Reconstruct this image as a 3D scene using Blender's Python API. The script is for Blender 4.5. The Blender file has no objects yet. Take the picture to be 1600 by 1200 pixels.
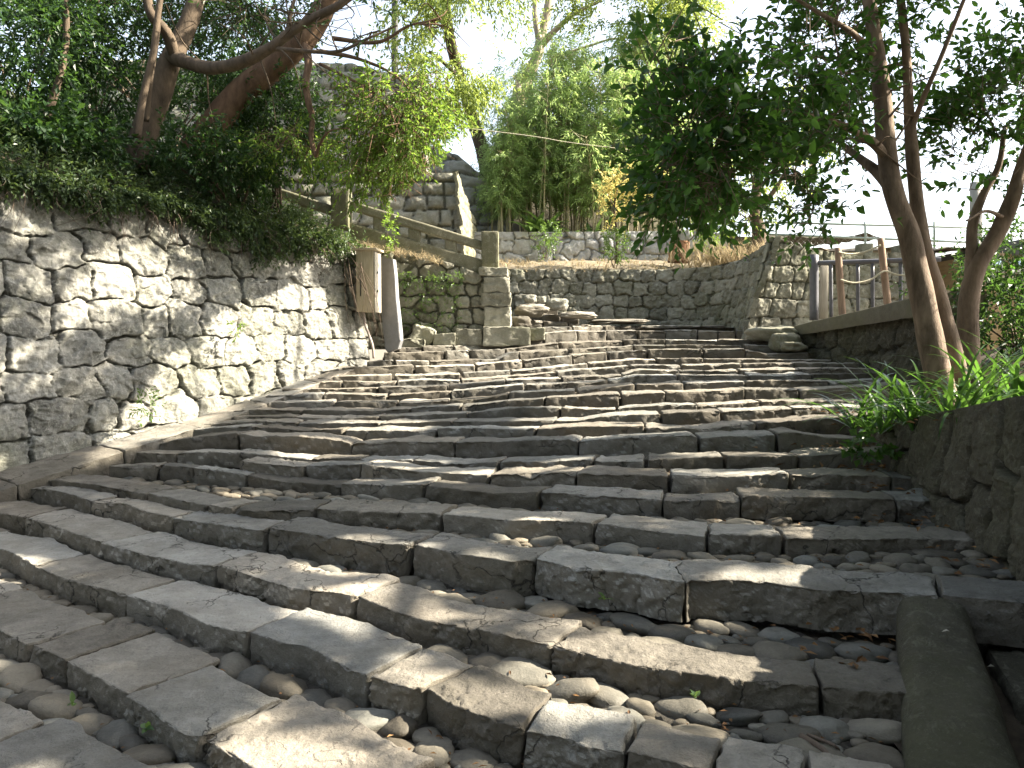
import bpy, math, random
import numpy as np
R = math.radians
rng = np.random.default_rng(7)
random.seed(7)
scene = bpy.context.scene
COL = scene.collection

# ------------------------------------------------------------------ camera, light, exposure
F = 1250.0                      # focal length in photo pixels (1600 wide)
HZ = 535.0                      # photo row of the horizon
TH = math.atan((600 - HZ) / F)
EYE = 1.6
cam = bpy.data.cameras.new('camera')
cam.sensor_width = 36.0
cam.lens = 36.0 * F / 1600.0
cam.clip_end = 2000
camo = bpy.data.objects.new('camera', cam)
COL.objects.link(camo)
camo.location = (0, 0, EYE)
camo.rotation_euler = (math.pi / 2 - TH, 0, 0)
scene.camera = camo

SUN_AZ, SUN_EL = R(88), R(38)   # azimuth to the right of the view direction (+y)
SUN = np.array([math.cos(SUN_EL) * math.sin(SUN_AZ), math.cos(SUN_EL) * math.cos(SUN_AZ), math.sin(SUN_EL)])
world = bpy.data.worlds.new('World')
scene.world = world
world.use_nodes = True
wn = world.node_tree
sky = wn.nodes.new('ShaderNodeTexSky')
sky.sky_type = 'NISHITA'
sky.sun_disc = False
sky.sun_elevation = SUN_EL
sky.sun_rotation = SUN_AZ
sky.dust_density = 3.0
sky.ozone_density = 0.6
sky.air_density = 1.0
bg = wn.nodes['Background']
bg.inputs['Strength'].default_value = 0.1
hsv = wn.nodes.new('ShaderNodeHueSaturation')
hsv.inputs['Saturation'].default_value = 0.58
wn.links.new(sky.outputs['Color'], hsv.inputs['Color'])
wn.links.new(hsv.outputs['Color'], bg.inputs['Color'])
sl = bpy.data.lights.new('sun', 'SUN')
sl.energy = 5.0
sl.angle = R(0.55)
sl.color = (1.0, 0.91, 0.75)
so = bpy.data.objects.new('sun', sl)
COL.objects.link(so)
so.rotation_euler = (math.pi / 2 - SUN_EL, 0, math.pi - SUN_AZ)
vs = scene.view_settings
vs.view_transform = 'Standard'
vs.look = 'None'
vs.gamma = 1
vs.use_curve_mapping = False
vs.exposure = 2.36
scene.cycles.max_bounces = 8
scene.cycles.transmission_bounces = 6
scene.cycles.diffuse_bounces = 5

# ------------------------------------------------------------------ measuring helpers
CT, ST = math.cos(TH), math.sin(TH)
def ray(px, py):
    cx, cy = (px - 800) / F, (600 - py) / F
    return np.array([cx, CT + cy * ST, -ST + cy * CT])
def at(px, py, Y):
    d = ray(px, py)
    p = d * (Y / d[1])
    p[2] += EYE
    return p
def at_z(px, py, z):
    d = ray(px, py)
    p = d * ((z - EYE) / d[2])
    p[2] += EYE
    return p
def project(P):
    P = np.asarray(P, float)
    x, y, z = P[..., 0], P[..., 1], P[..., 2] - EYE
    dep = y * CT - z * ST
    up = y * ST + z * CT
    dep = np.maximum(dep, 1e-3)
    return 800 + F * x / dep, 600 - F * up / dep

# ------------------------------------------------------------------ noise
def _hash(ix, iy, iz, seed):
    h = (ix.astype(np.uint32) * np.uint32(374761393) + iy.astype(np.uint32) * np.uint32(668265263)
         + iz.astype(np.uint32) * np.uint32(2147483647 - 58) + np.uint32((seed * 974634) & 0xffffffff))
    h = (h ^ (h >> np.uint32(13))) * np.uint32(1274126177)
    h = (h ^ (h >> np.uint32(16))) * np.uint32(2246822519)
    h = h ^ (h >> np.uint32(15))
    return h.astype(np.float64) / 4294967295.0 * 2 - 1
def vnoise(p, seed=0):
    p = np.asarray(p, float)
    f = np.floor(p)
    i = f.astype(np.int64)
    t = p - f
    t = t * t * (3 - 2 * t)
    out = 0
    for dx in (0, 1):
        wx = t[..., 0] if dx else 1 - t[..., 0]
        for dy in (0, 1):
            wy = t[..., 1] if dy else 1 - t[..., 1]
            for dz in (0, 1):
                wz = t[..., 2] if dz else 1 - t[..., 2]
                out = out + wx * wy * wz * _hash(i[..., 0] + dx, i[..., 1] + dy, i[..., 2] + dz, seed)
    return out
def facets(u, v, seed=0, jit=.9):
    """broken stone: flat tilted facets with sharp ridges between them"""
    iu, iv = np.floor(u), np.floor(v)
    best = np.full(u.shape, 1e9)
    val = np.zeros(u.shape)
    for a in (-1, 0, 1):
        for c in (-1, 0, 1):
            cu, cv = (iu + a).astype(np.int64), (iv + c).astype(np.int64)
            z = cu * 0 + seed
            pu = cu + .5 + .5 * jit * _hash(cu, cv, z, 1)
            pv = cv + .5 + .5 * jit * _hash(cu, cv, z, 2)
            d = (u - pu) ** 2 + (v - pv) ** 2
            x = .5 * _hash(cu, cv, z, 3) + 1.1 * (_hash(cu, cv, z, 4) * (u - pu) + _hash(cu, cv, z, 5) * (v - pv))
            m = d < best
            best = np.where(m, d, best)
            val = np.where(m, x, val)
    return val
def fbm(p, octs=4, seed=0, gain=0.5):
    a, s, o = 1.0, 1.0, 0
    for k in range(octs):
        o = o + a * vnoise(p * s, seed + k * 17)
        a *= gain
        s *= 2.03
    return o

# ------------------------------------------------------------------ mesh building
class MB:
    def __init__(self):
        self.v, self.q, self.t, self.a, self.n = [], [], [], [], 0
    def add(self, v, quads=None, tris=None, tint=None):
        v = np.asarray(v, float).reshape(-1, 3)
        self.v.append(v)
        if quads is not None and len(quads):
            self.q.append(np.asarray(quads, np.int64).reshape(-1, 4) + self.n)
        if tris is not None and len(tris):
            self.t.append(np.asarray(tris, np.int64).reshape(-1, 3) + self.n)
        if tint is None:
            tint = 0.5
        self.a.append(np.broadcast_to(np.asarray(tint, float), (len(v),)))
        self.n += len(v)
        return self
    def mesh(self, name, mats, smooth=True):
        me = bpy.data.meshes.new(name)
        v = np.concatenate(self.v)
        q = np.concatenate(self.q) if self.q else np.zeros((0, 4), np.int64)
        t = np.concatenate(self.t) if self.t else np.zeros((0, 3), np.int64)
        me.vertices.add(len(v))
        me.vertices.foreach_set('co', v.astype(np.float32).ravel())
        loops = np.concatenate([q.ravel(), t.ravel()]).astype(np.int32)
        me.loops.add(len(loops))
        me.loops.foreach_set('vertex_index', loops)
        nf = len(q) + len(t)
        me.polygons.add(nf)
        starts = np.concatenate([np.arange(len(q)) * 4, len(q) * 4 + np.arange(len(t)) * 3]).astype(np.int32)
        me.polygons.foreach_set('loop_start', starts)
        me.polygons.foreach_set('use_smooth', np.full(nf, smooth, bool))
        me.update(calc_edges=True)
        at_ = me.attributes.new('tint', 'FLOAT', 'POINT')
        at_.data.foreach_set('value', np.concatenate(self.a).astype(np.float32))
        me.materials.append(mats)
        me.validate()
        return me
    def build(self, name, mat, parent=None, smooth=True, loc=None):
        me = self.mesh(name, mat, smooth)
        return link(name, me, parent, loc)

def link(name, data, parent=None, loc=None):
    o = bpy.data.objects.new(name, data)
    COL.objects.link(o)
    if parent is not None:
        o.parent = parent
        o.matrix_parent_inverse.identity()
    if loc is not None:
        o.location = loc
    return o
def tag(o, label=None, cat=None, group=None, kind=None):
    if label: o['label'] = label
    if cat: o['category'] = cat
    if group: o['group'] = group
    if kind: o['kind'] = kind
    return o
def thing(name, label, cat, group=None, loc=(0, 0, 0)):
    return tag(link(name, None, None, loc), label, cat, group)
class Local(MB):
    """builder whose world-space shape is stored relative to an origin"""
    def __init__(self, org):
        super().__init__()
        self.org = np.asarray(org, float)
    def add(self, v, quads=None, tris=None, tint=None):
        return super().add(np.asarray(v, float).reshape(-1, 3) - self.org, quads, tris, tint)

def grid_faces(nu, nv, closed_v=False):
    i = np.arange(nu - 1)[:, None]
    j = np.arange(nv if closed_v else nv - 1)[None, :]
    j2 = (j + 1) % nv
    return np.stack([i * nv + j, (i + 1) * nv + j, (i + 1) * nv + j2, i * nv + j2], -1).reshape(-1, 4)
def unit(a):
    a = np.asarray(a, float)
    return a / np.maximum(np.linalg.norm(a, axis=-1, keepdims=True), 1e-9)
def catmull(P, n):
    P = np.asarray(P, float)
    if len(P) < 3:
        t = np.linspace(0, 1, n)[:, None]
        return P[0] * (1 - t) + P[-1] * t
    Q = np.vstack([2 * P[0] - P[1], P, 2 * P[-1] - P[-2]])
    u = np.linspace(0, len(P) - 1, n)
    k = np.minimum(u.astype(int), len(P) - 2)
    t = (u - k)[:, None]
    a, b, c, d = Q[k], Q[k + 1], Q[k + 2], Q[k + 3]
    return 0.5 * (2 * b + (c - a) * t + (2 * a - 5 * b + 4 * c - d) * t ** 2 + (3 * b - 3 * c + d - a) * t ** 3)
def tube(mb, P, rad, segs=10, n=None, bump=0.0, seed=0, tint=0.5, cap=True):
    P = np.asarray(P, float)
    rad = np.asarray(rad, float) if np.ndim(rad) else np.full(len(P), float(rad))
    if n:
        rr = np.interp(np.linspace(0, 1, n), np.linspace(0, 1, len(rad)), rad)
        P = catmull(P, n)
        rad = rr
    n = len(P)
    T = unit(np.gradient(P, axis=0))
    up = np.array([0.31, 0.2, 0.93]) if abs(T[0][2]) < 0.8 else np.array([1.0, 0.1, 0])
    A = unit(np.cross(T, up))
    Bv = np.cross(T, A)
    th = np.linspace(0, 2 * np.pi, segs, endpoint=False)
    ring = A[:, None, :] * np.cos(th)[None, :, None] + Bv[:, None, :] * np.sin(th)[None, :, None]
    rr = np.broadcast_to(rad[:, None], (n, segs)).copy()
    if bump:
        rr = rr * (1 + bump * fbm((P[:, None, :] + ring * rad[:, None, None]) * np.array([5, 5, 2.2]), 3, seed))
    V = P[:, None, :] + ring * rr[..., None]
    q = grid_faces(n, segs, True)
    tr = []
    V = V.reshape(-1, 3)
    if cap:
        V = np.vstack([V, P[0], P[-1]])
        c0, c1 = n * segs, n * segs + 1
        for k in range(segs):
            tr.append((c0, k, (k + 1) % segs))
            tr.append((c1, (n - 1) * segs + (k + 1) % segs, (n - 1) * segs + k))
    mb.add(V, q, tr, tint)
def box(mb, c, s, rot=None, bev=0.012, rough=0.0, seed=0, tint=0.5, sub=1):
    """bevelled box; c centre, s full sizes, rot 3x3; optional surface roughness"""
    s = np.asarray(s, float) / 2
    bev = min(bev, s.min() * 0.45)
    lin = []
    for k in range(3):
        m = max(2, sub + 1)
        lin.append(np.concatenate([[-s[k]], np.linspace(-s[k] + bev, s[k] - bev, m), [s[k]]]))
    for ax in range(3):
        u, v = (ax + 1) % 3, (ax + 2) % 3
        U, Vv = np.meshgrid(lin[u], lin[v], indexing='ij')
        for sg in (-1, 1):
            p = np.zeros(U.shape + (3,))
            p[..., u] = U
            p[..., v] = Vv
            p[..., ax] = sg * s[ax]
            core = np.clip(p, -(s - bev), s - bev)
            d = p - core
            p = core + unit(d) * bev
            w = p.reshape(-1, 3)
            if rough:
                w = w + unit(w / s) * (rough * (fbm(w * 6 + seed * 3.7 + np.asarray(c), 4, seed) + .6 * facets(w[:, (ax + 1) % 3] * 9 + seed, w[:, (ax + 2) % 3] * 9, seed)))[:, None]
            if rot is not None:
                w = w @ np.asarray(rot).T
            w = w + np.asarray(c)
            f = grid_faces(*U.shape)
            mb.add(w, f if sg > 0 else f[:, ::-1], None, tint)
def rotz(a):
    return np.array([[math.cos(a), -math.sin(a), 0], [math.sin(a), math.cos(a), 0], [0, 0, 1.0]])
def frame(xdir, up=(0, 0, 1)):
    x = unit(xdir)
    y = unit(np.cross(up, x))
    z = np.cross(x, y)
    return np.stack([x, y, z], 1)

# ------------------------------------------------------------------ materials
def nodes_of(name):
    m = bpy.data.materials.new(name)
    m.use_nodes = True
    nt = m.node_tree
    return m, nt, nt.nodes['Principled BSDF']
def ramp(nt, fac, stops):
    r = nt.nodes.new('ShaderNodeValToRGB')
    e = r.color_ramp.elements
    while len(e) < len(stops):
        e.new(0.5)
    for k, (p, c) in enumerate(stops):
        e[k].position = p
        e[k].color = tuple(c) + (1,)
    nt.links.new(fac, r.inputs['Fac'])
    return r.outputs['Color']
def noise(nt, vec, scale, detail=5, rough=0.6, dist=0.0):
    n = nt.nodes.new('ShaderNodeTexNoise')
    n.inputs['Scale'].default_value = scale
    n.inputs['Detail'].default_value = detail
    n.inputs['Roughness'].default_value = rough
    n.inputs['Distortion'].default_value = dist
    if vec is not None:
        nt.links.new(vec, n.inputs['Vector'])
    return n.outputs['Fac']
def mixc(nt, fac, a, b, mode='MIX'):
    m = nt.nodes.new('ShaderNodeMix')
    m.data_type = 'RGBA'
    m.blend_type = mode
    for s, v in ((0, fac), (6, a), (7, b)):
        if hasattr(v, 'is_output') or isinstance(v, bpy.types.NodeSocket):
            nt.links.new(v, m.inputs[s])
        elif s == 0:
            m.inputs[s].default_value = v
        else:
            m.inputs[s].default_value = tuple(v) + (1,)
    return m.outputs[2]
def maprange(nt, v, a, b, c=0.0, d=1.0):
    m = nt.nodes.new('ShaderNodeMapRange')
    m.inputs[1].default_value, m.inputs[2].default_value = a, b
    m.inputs[3].default_value, m.inputs[4].default_value = c, d
    nt.links.new(v, m.inputs[0])
    return m.outputs[0]
def bump(nt, bsdf, h, strength, dist=0.02, prev=None):
    b = nt.nodes.new('ShaderNodeBump')
    b.inputs['Strength'].default_value = strength
    b.inputs['Distance'].default_value = dist
    nt.links.new(h, b.inputs['Height'])
    if prev is not None:
        nt.links.new(prev, b.inputs['Normal'])
    nt.links.new(b.outputs['Normal'], bsdf.inputs['Normal'])
    return b.outputs['Normal']
def mathn(nt, op, a, b):
    m = nt.nodes.new('ShaderNodeMath')
    m.operation = op
    for k, v in enumerate((a, b)):
        if isinstance(v, bpy.types.NodeSocket):
            nt.links.new(v, m.inputs[k])
        else:
            m.inputs[k].default_value = v
    return m.outputs[0]
def stone_mat(name, dark, mid, light, moss=None, moss_amt=0.0, lichen=None, lich_amt=0.0, stain=None, stain_amt=0.0,
              rough=0.85, bmp=0.5, scale=1.0, tintamt=0.5, objrand=False, side_tone_wear=None, cracks=False, vary=0.0):
    m, nt, b = nodes_of(name)
    g = nt.nodes.new('ShaderNodeNewGeometry').outputs['Position']
    big = noise(nt, g, 2.3 * scale, 4, 0.55, 0.3)
    med = noise(nt, g, 11 * scale, 6, 0.65, 0.2)
    fin = noise(nt, g, 75 * scale, 4, 0.7)
    t = mathn(nt, 'ADD', mathn(nt, 'MULTIPLY', big, 0.35), mathn(nt, 'MULTIPLY', med, 0.4))
    t = mathn(nt, 'ADD', t, mathn(nt, 'MULTIPLY', fin, 0.25))
    if objrand:
        v = nt.nodes.new('ShaderNodeObjectInfo').outputs['Random']
    else:
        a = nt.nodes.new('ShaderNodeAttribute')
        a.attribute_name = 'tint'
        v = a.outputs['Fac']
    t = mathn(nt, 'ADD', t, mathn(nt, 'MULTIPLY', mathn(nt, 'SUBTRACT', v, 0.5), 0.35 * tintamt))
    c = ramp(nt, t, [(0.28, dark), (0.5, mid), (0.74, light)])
    if vary:                      # each stone its own hue, from cool grey to warm tan
        h = mathn(nt, 'FRACT', mathn(nt, 'MULTIPLY', v, 17.3), 0)
        c = mixc(nt, vary, c, mixc(nt, 1.0, c, ramp(nt, h, [(0.0, (0.86, 0.97, 1.06)), (0.4, (1.0, 1.0, 0.97)), (0.75, (1.16, 1.0, 0.8)), (1.0, (0.95, 0.9, 0.8))]), 'MULTIPLY'))
    if stain is not None:
        f = maprange(nt, noise(nt, g, 1.7 * scale, 5, 0.6, 0.4), 0.5, 0.7, 0, stain_amt)
        c = mixc(nt, f, c, stain)
    pit = noise(nt, g, 38 * scale, 5, 0.75, 0.5)
    c = mixc(nt, maprange(nt, pit, 0.4, 0.3, 0, 0.55), c, [x * 0.6 for x in dark])
    if lichen is not None:
        f = maprange(nt, noise(nt, g, 13 * scale, 8, 0.78, 0.6), 0.54, 0.62, 0, lich_amt)
        c = mixc(nt, f, c, lichen)
        f = maprange(nt, noise(nt, g, 52 * scale, 5, 0.8), 0.57, 0.64, 0, lich_amt)
        c = mixc(nt, f, c, lichen)
    if side_tone_wear is not None:          # side faces mixed darker and browner than the level tops
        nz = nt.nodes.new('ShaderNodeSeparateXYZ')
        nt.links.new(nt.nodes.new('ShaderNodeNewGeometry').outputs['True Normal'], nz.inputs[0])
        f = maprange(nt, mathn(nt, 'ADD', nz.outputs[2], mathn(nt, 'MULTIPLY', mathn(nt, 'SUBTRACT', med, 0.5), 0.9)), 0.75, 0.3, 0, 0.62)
        c = mixc(nt, f, c, side_tone_wear)
    if moss is not None:
        f = maprange(nt, mathn(nt, 'ADD', mathn(nt, 'MULTIPLY', noise(nt, g, 1.1 * scale, 3, 0.5), 0.6),
                               mathn(nt, 'MULTIPLY', noise(nt, g, 14 * scale, 5, 0.7), 0.4)), 0.46, 0.6, 0, moss_amt)
        c = mixc(nt, f, c, moss)
    crk = None
    if cracks:                    # fine wandering hairline cracks, only here and there
        vm = nt.nodes.new('ShaderNodeVectorMath')
        vm.operation = 'MULTIPLY_ADD'
        nz3 = nt.nodes.new('ShaderNodeTexNoise')
        nz3.inputs['Scale'].default_value = 4.5
        nz3.inputs['Detail'].default_value = 6
        nt.links.new(g, nz3.inputs['Vector'])
        nt.links.new(nz3.outputs['Color'], vm.inputs[0])
        vm.inputs[1].default_value = (.5, .5, .5)
        nt.links.new(g, vm.inputs[2])
        vo = nt.nodes.new('ShaderNodeTexVoronoi')
        vo.feature = 'DISTANCE_TO_EDGE'
        vo.inputs['Scale'].default_value = 1.7
        nt.links.new(vm.outputs[0], vo.inputs['Vector'])
        ln_ = maprange(nt, vo.outputs['Distance'], 0.0, 0.012, 1, 0)
        crk = mathn(nt, 'MULTIPLY', ln_, maprange(nt, noise(nt, g, 1.3, 3, 0.5), 0.5, 0.56, 0, 0.85))
        c = mixc(nt, crk, c, [x * 0.35 for x in dark])
    nt.links.new(c, b.inputs['Base Color'])
    b.inputs['Roughness'].default_value = rough
    b.inputs['Specular IOR Level'].default_value = 0.3
    n1 = bump(nt, b, med, bmp * 0.7, 0.03)
    if crk is not None:
        n1 = bump(nt, b, mathn(nt, 'SUBTRACT', 1.0, crk), 0.8, 0.02, n1)
    n2 = bump(nt, b, pit, bmp, 0.012, n1)
    bump(nt, b, fin, bmp, 0.008, n2)
    return m
def plain_mat(name, c1, c2, scale=8, rough=0.7, bmp=0.2, stretch=None, metallic=0.0, spec=0.3):
    m, nt, b = nodes_of(name)
    g = nt.nodes.new('ShaderNodeNewGeometry').outputs['Position']
    if stretch is not None:
        vm = nt.nodes.new('ShaderNodeVectorMath')
        vm.operation = 'MULTIPLY'
        vm.inputs[1].default_value = stretch
        nt.links.new(g, vm.inputs[0])
        g = vm.outputs[0]
    n = noise(nt, g, scale, 6, 0.65, 0.3)
    nt.links.new(ramp(nt, n, [(0.3, c1), (0.7, c2)]), b.inputs['Base Color'])
    b.inputs['Roughness'].default_value = rough
    b.inputs['Metallic'].default_value = metallic
    b.inputs['Specular IOR Level'].default_value = spec
    bump(nt, b, noise(nt, g, scale * 4, 5, 0.7), bmp, 0.01)
    return m
def leaf_mat(name, dark, light, trans, tfac=0.4, rough=0.4, spec=0.4):
    m, nt, b = nodes_of(name)
    a = nt.nodes.new('ShaderNodeAttribute')
    a.attribute_name = 'tint'
    c = ramp(nt, a.outputs['Fac'], [(0.0, dark), (1.0, light)])
    nt.links.new(c, b.inputs['Base Color'])
    b.inputs['Roughness'].default_value = rough
    b.inputs['Specular IOR Level'].default_value = spec
    tr = nt.nodes.new('ShaderNodeBsdfTranslucent')
    c2 = ramp(nt, a.outputs['Fac'], [(0.0, [x * 0.75 for x in trans]), (1.0, trans)])
    nt.links.new(c2, tr.inputs['Color'])
    mx = nt.nodes.new('ShaderNodeMixShader')
    mx.inputs[0].default_value = tfac
    nt.links.new(b.outputs[0], mx.inputs[1])
    nt.links.new(tr.outputs[0], mx.inputs[2])
    nt.links.new(mx.outputs[0], nt.nodes['Material Output'].inputs['Surface'])
    return m

M = {}
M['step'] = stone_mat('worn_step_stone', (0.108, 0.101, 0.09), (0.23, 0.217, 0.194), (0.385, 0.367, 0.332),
                      moss=(0.095, 0.088, 0.062), moss_amt=0.3, stain=(0.15, 0.128, 0.1), stain_amt=0.5, bmp=0.8, tintamt=1.5, side_tone_wear=(0.105, 0.091, 0.07), cracks=True, vary=0.38)
M['cobble'] = stone_mat('river_cobble_stone', (0.06, 0.057, 0.05), (0.125, 0.118, 0.101), (0.22, 0.205, 0.172),
                        stain=(0.21, 0.17, 0.12), stain_amt=0.3, rough=0.65, bmp=0.3, tintamt=1.2, objrand=True, vary=0.6)
M['wall'] = stone_mat('pale_retaining_stone', (0.11, 0.108, 0.095), (0.25, 0.244, 0.218), (0.41, 0.4, 0.36),
                      moss=(0.15, 0.16, 0.08), moss_amt=0.3, lichen=(0.5, 0.49, 0.445), lich_amt=0.6, stain=(0.2, 0.19, 0.155), stain_amt=0.4, bmp=1.0, tintamt=0.6)
M['mossy'] = stone_mat('mossy_wall_stone', (0.12, 0.115, 0.09), (0.24, 0.23, 0.185), (0.38, 0.365, 0.3),
                       moss=(0.115, 0.125, 0.055), moss_amt=0.35, lichen=(0.42, 0.42, 0.36), lich_amt=0.4, bmp=0.7, tintamt=0.8)
M['olive'] = stone_mat('olive_wall_stone', (0.11, 0.105, 0.08), (0.22, 0.21, 0.165), (0.36, 0.345, 0.28),
                       moss=(0.12, 0.125, 0.05), moss_amt=0.4, lichen=(0.4, 0.4, 0.34), lich_amt=0.5, bmp=0.7, tintamt=0.7)
M['granite'] = stone_mat('grey_granite_stone', (0.2, 0.2, 0.2), (0.32, 0.32, 0.31), (0.45, 0.45, 0.43), lichen=(0.5, 0.5, 0.48), lich_amt=0.3, bmp=0.5)
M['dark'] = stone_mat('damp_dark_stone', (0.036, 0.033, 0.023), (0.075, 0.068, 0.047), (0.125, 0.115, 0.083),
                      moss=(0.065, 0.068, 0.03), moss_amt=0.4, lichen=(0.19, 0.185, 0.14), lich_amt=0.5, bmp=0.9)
M['coping'] = stone_mat('coping_stone', (0.07, 0.06, 0.04), (0.125, 0.108, 0.075), (0.19, 0.168, 0.122), moss=(0.12, 0.12, 0.05), moss_amt=0.3, bmp=0.25)
M['rail'] = stone_mat('balustrade_stone', (0.1, 0.095, 0.065), (0.18, 0.17, 0.12), (0.27, 0.255, 0.19), moss=(0.11, 0.115, 0.045), moss_amt=0.5,
                      lichen=(0.45, 0.44, 0.36), lich_amt=0.4, bmp=0.3)
M['soil'] = plain_mat('dark_soil', (0.035, 0.026, 0.018), (0.085, 0.065, 0.045), 20, 0.95, 0.8)
M['bed'] = plain_mat('step_bedding_soil', (0.045, 0.04, 0.033), (0.11, 0.098, 0.08), 35, 0.95, 0.9)
M['hill'] = plain_mat('hillside_soil', (0.03, 0.026, 0.016), (0.07, 0.06, 0.035), 6, 0.95, 0.8)
M['terrace'] = plain_mat('straw_littered_soil', (0.1, 0.082, 0.058), (0.22, 0.185, 0.13), 14, 0.95, 0.8)
M['earth'] = plain_mat('packed_earth', (0.09, 0.08, 0.06), (0.17, 0.15, 0.115), 3, 0.95, 0.5)
M['bark_tan'] = plain_mat('tan_bark', (0.085, 0.06, 0.04), (0.27, 0.2, 0.145), 9, 0.85, 1.0, (1, 1, 0.35))
M['bark_dark'] = plain_mat('dark_bark', (0.05, 0.037, 0.025), (0.15, 0.11, 0.075), 9, 0.9, 0.7, (1, 1, 0.4))
M['bark_red'] = plain_mat('reddish_bark', (0.07, 0.04, 0.024), (0.2, 0.125, 0.075), 8, 0.9, 0.8, (1, 1, 0.4))
M['bark_pale'] = plain_mat('pale_bark', (0.16, 0.13, 0.09), (0.36, 0.31, 0.23), 7, 0.85, 0.5, (1, 1, 0.4))
M['camellia'] = leaf_mat('glossy_evergreen_leaf', (0.012, 0.03, 0.012), (0.032, 0.075, 0.022), (0.15, 0.34, 0.042), 0.38, 0.42, 0.28)
M['darkleaf'] = leaf_mat('dark_evergreen_leaf', (0.012, 0.028, 0.011), (0.036, 0.075, 0.024), (0.12, 0.24, 0.04), 0.3, 0.42, 0.3)
M['oakleaf'] = leaf_mat('bright_oak_leaf', (0.05, 0.10, 0.02), (0.13, 0.20, 0.04), (0.29, 0.44, 0.06), 0.5, 0.42, 0.3)
M['backleaf'] = leaf_mat('sunlit_far_leaf', (0.06, 0.10, 0.025), (0.15, 0.2, 0.05), (0.38, 0.46, 0.10), 0.5, 0.45, 0.35)
M['bamboo'] = leaf_mat('bamboo_leaf', (0.13, 0.21, 0.075), (0.3, 0.4, 0.16), (0.52, 0.66, 0.24), 0.55, 0.4, 0.3)
M['yellow'] = leaf_mat('yellow_autumn_leaf', (0.4, 0.33, 0.09), (0.6, 0.53, 0.2), (0.75, 0.66, 0.25), 0.45, 0.5, 0.3)
M['bushleaf'] = leaf_mat('mid_green_leaf', (0.045, 0.09, 0.03), (0.12, 0.19, 0.06), (0.25, 0.4, 0.07), 0.4, 0.35, 0.5)
M['ivy'] = leaf_mat('ground_cover_leaf', (0.022, 0.042, 0.018), (0.08, 0.12, 0.05), (0.17, 0.25, 0.06), 0.3, 0.4, 0.35)
M['strap'] = leaf_mat('strap_leaf', (0.022, 0.058, 0.016), (0.07, 0.13, 0.035), (0.16, 0.34, 0.045), 0.35, 0.3, 0.5)
M['dry'] = leaf_mat('dry_grass_blade', (0.2, 0.15, 0.085), (0.42, 0.35, 0.22), (0.45, 0.36, 0.22), 0.35, 0.7, 0.2)
M['litter'] = leaf_mat('fallen_brown_leaf', (0.09, 0.045, 0.02), (0.25, 0.14, 0.06), (0.2, 0.1, 0.04), 0.15, 0.7, 0.2)
M['culm'] = plain_mat('bamboo_culm', (0.25, 0.22, 0.11), (0.42, 0.37, 0.22), 5, 0.5, 0.1)
M['wood_pale'] = plain_mat('weathered_pale_wood', (0.36, 0.3, 0.2), (0.56, 0.48, 0.35), 6, 0.8, 0.35, (6, 6, 0.6))
M['wood_side'] = plain_mat('bleached_board', (0.3, 0.27, 0.21), (0.42, 0.385, 0.32), 6, 0.8, 0.2, (6, 6, 0.6))
M['wood_brown'] = plain_mat('brown_stake_wood', (0.2, 0.13, 0.09), (0.38, 0.27, 0.19), 7, 0.75, 0.4, (5, 5, 0.5))
M['steel'] = plain_mat('grey_painted_pipe', (0.09, 0.09, 0.1), (0.15, 0.15, 0.17), 7, 0.45, 0.1, None, 0.0, 0.5)
M['rope'] = plain_mat('pale_rope', (0.4, 0.36, 0.26), (0.6, 0.55, 0.42), 60, 0.9, 0.6)
M['green_pipe'] = plain_mat('green_painted_pipe', (0.22, 0.28, 0.26), (0.32, 0.38, 0.35), 6, 0.5, 0.1)
M['wire'] = plain_mat('galvanised_wire', (0.35, 0.37, 0.37), (0.5, 0.52, 0.52), 10, 0.5, 0.1, None, 0.4)
M['slate'] = stone_mat('grey_slab_stone', (0.16, 0.16, 0.165), (0.24, 0.24, 0.25), (0.33, 0.33, 0.34), stain=(0.2, 0.19, 0.175), stain_amt=0.5, bmp=0.25)
M['conduit'] = plain_mat('cable_conduit', (0.25, 0.2, 0.17), (0.36, 0.3, 0.26), 8, 0.6, 0.1)
M['metal_dark'] = plain_mat('dark_bolt_metal', (0.02, 0.02, 0.02), (0.05, 0.05, 0.05), 10, 0.5, 0.1)
M['stump'] = plain_mat('stump_wood', (0.16, 0.075, 0.04), (0.36, 0.2, 0.12), 7, 0.9, 0.8, (4, 4, 0.5))
M['concrete'] = plain_mat('pale_concrete_pole', (0.35, 0.34, 0.32), (0.48, 0.47, 0.45), 5, 0.8, 0.2)
M['plaster'] = plain_mat('tan_wall_boards', (0.3, 0.21, 0.11), (0.45, 0.33, 0.19), 5, 0.8, 0.2, (0.6, 0.6, 6))
M['roof'] = plain_mat('grey_roof_tile', (0.1, 0.1, 0.1), (0.18, 0.18, 0.18), 5, 0.7, 0.2)
M['twig'] = plain_mat('dead_twig', (0.07, 0.05, 0.035), (0.17, 0.13, 0.1), 12, 0.9, 0.5)
def glass_mat():
    m, nt, b = nodes_of('window_glass')
    b.inputs['Base Color'].default_value = (0.5, 0.55, 0.58, 1)
    b.inputs['Roughness'].default_value = 0.05
    b.inputs['Metallic'].default_value = 0.8
    return m
M['glass'] = glass_mat()
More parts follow.
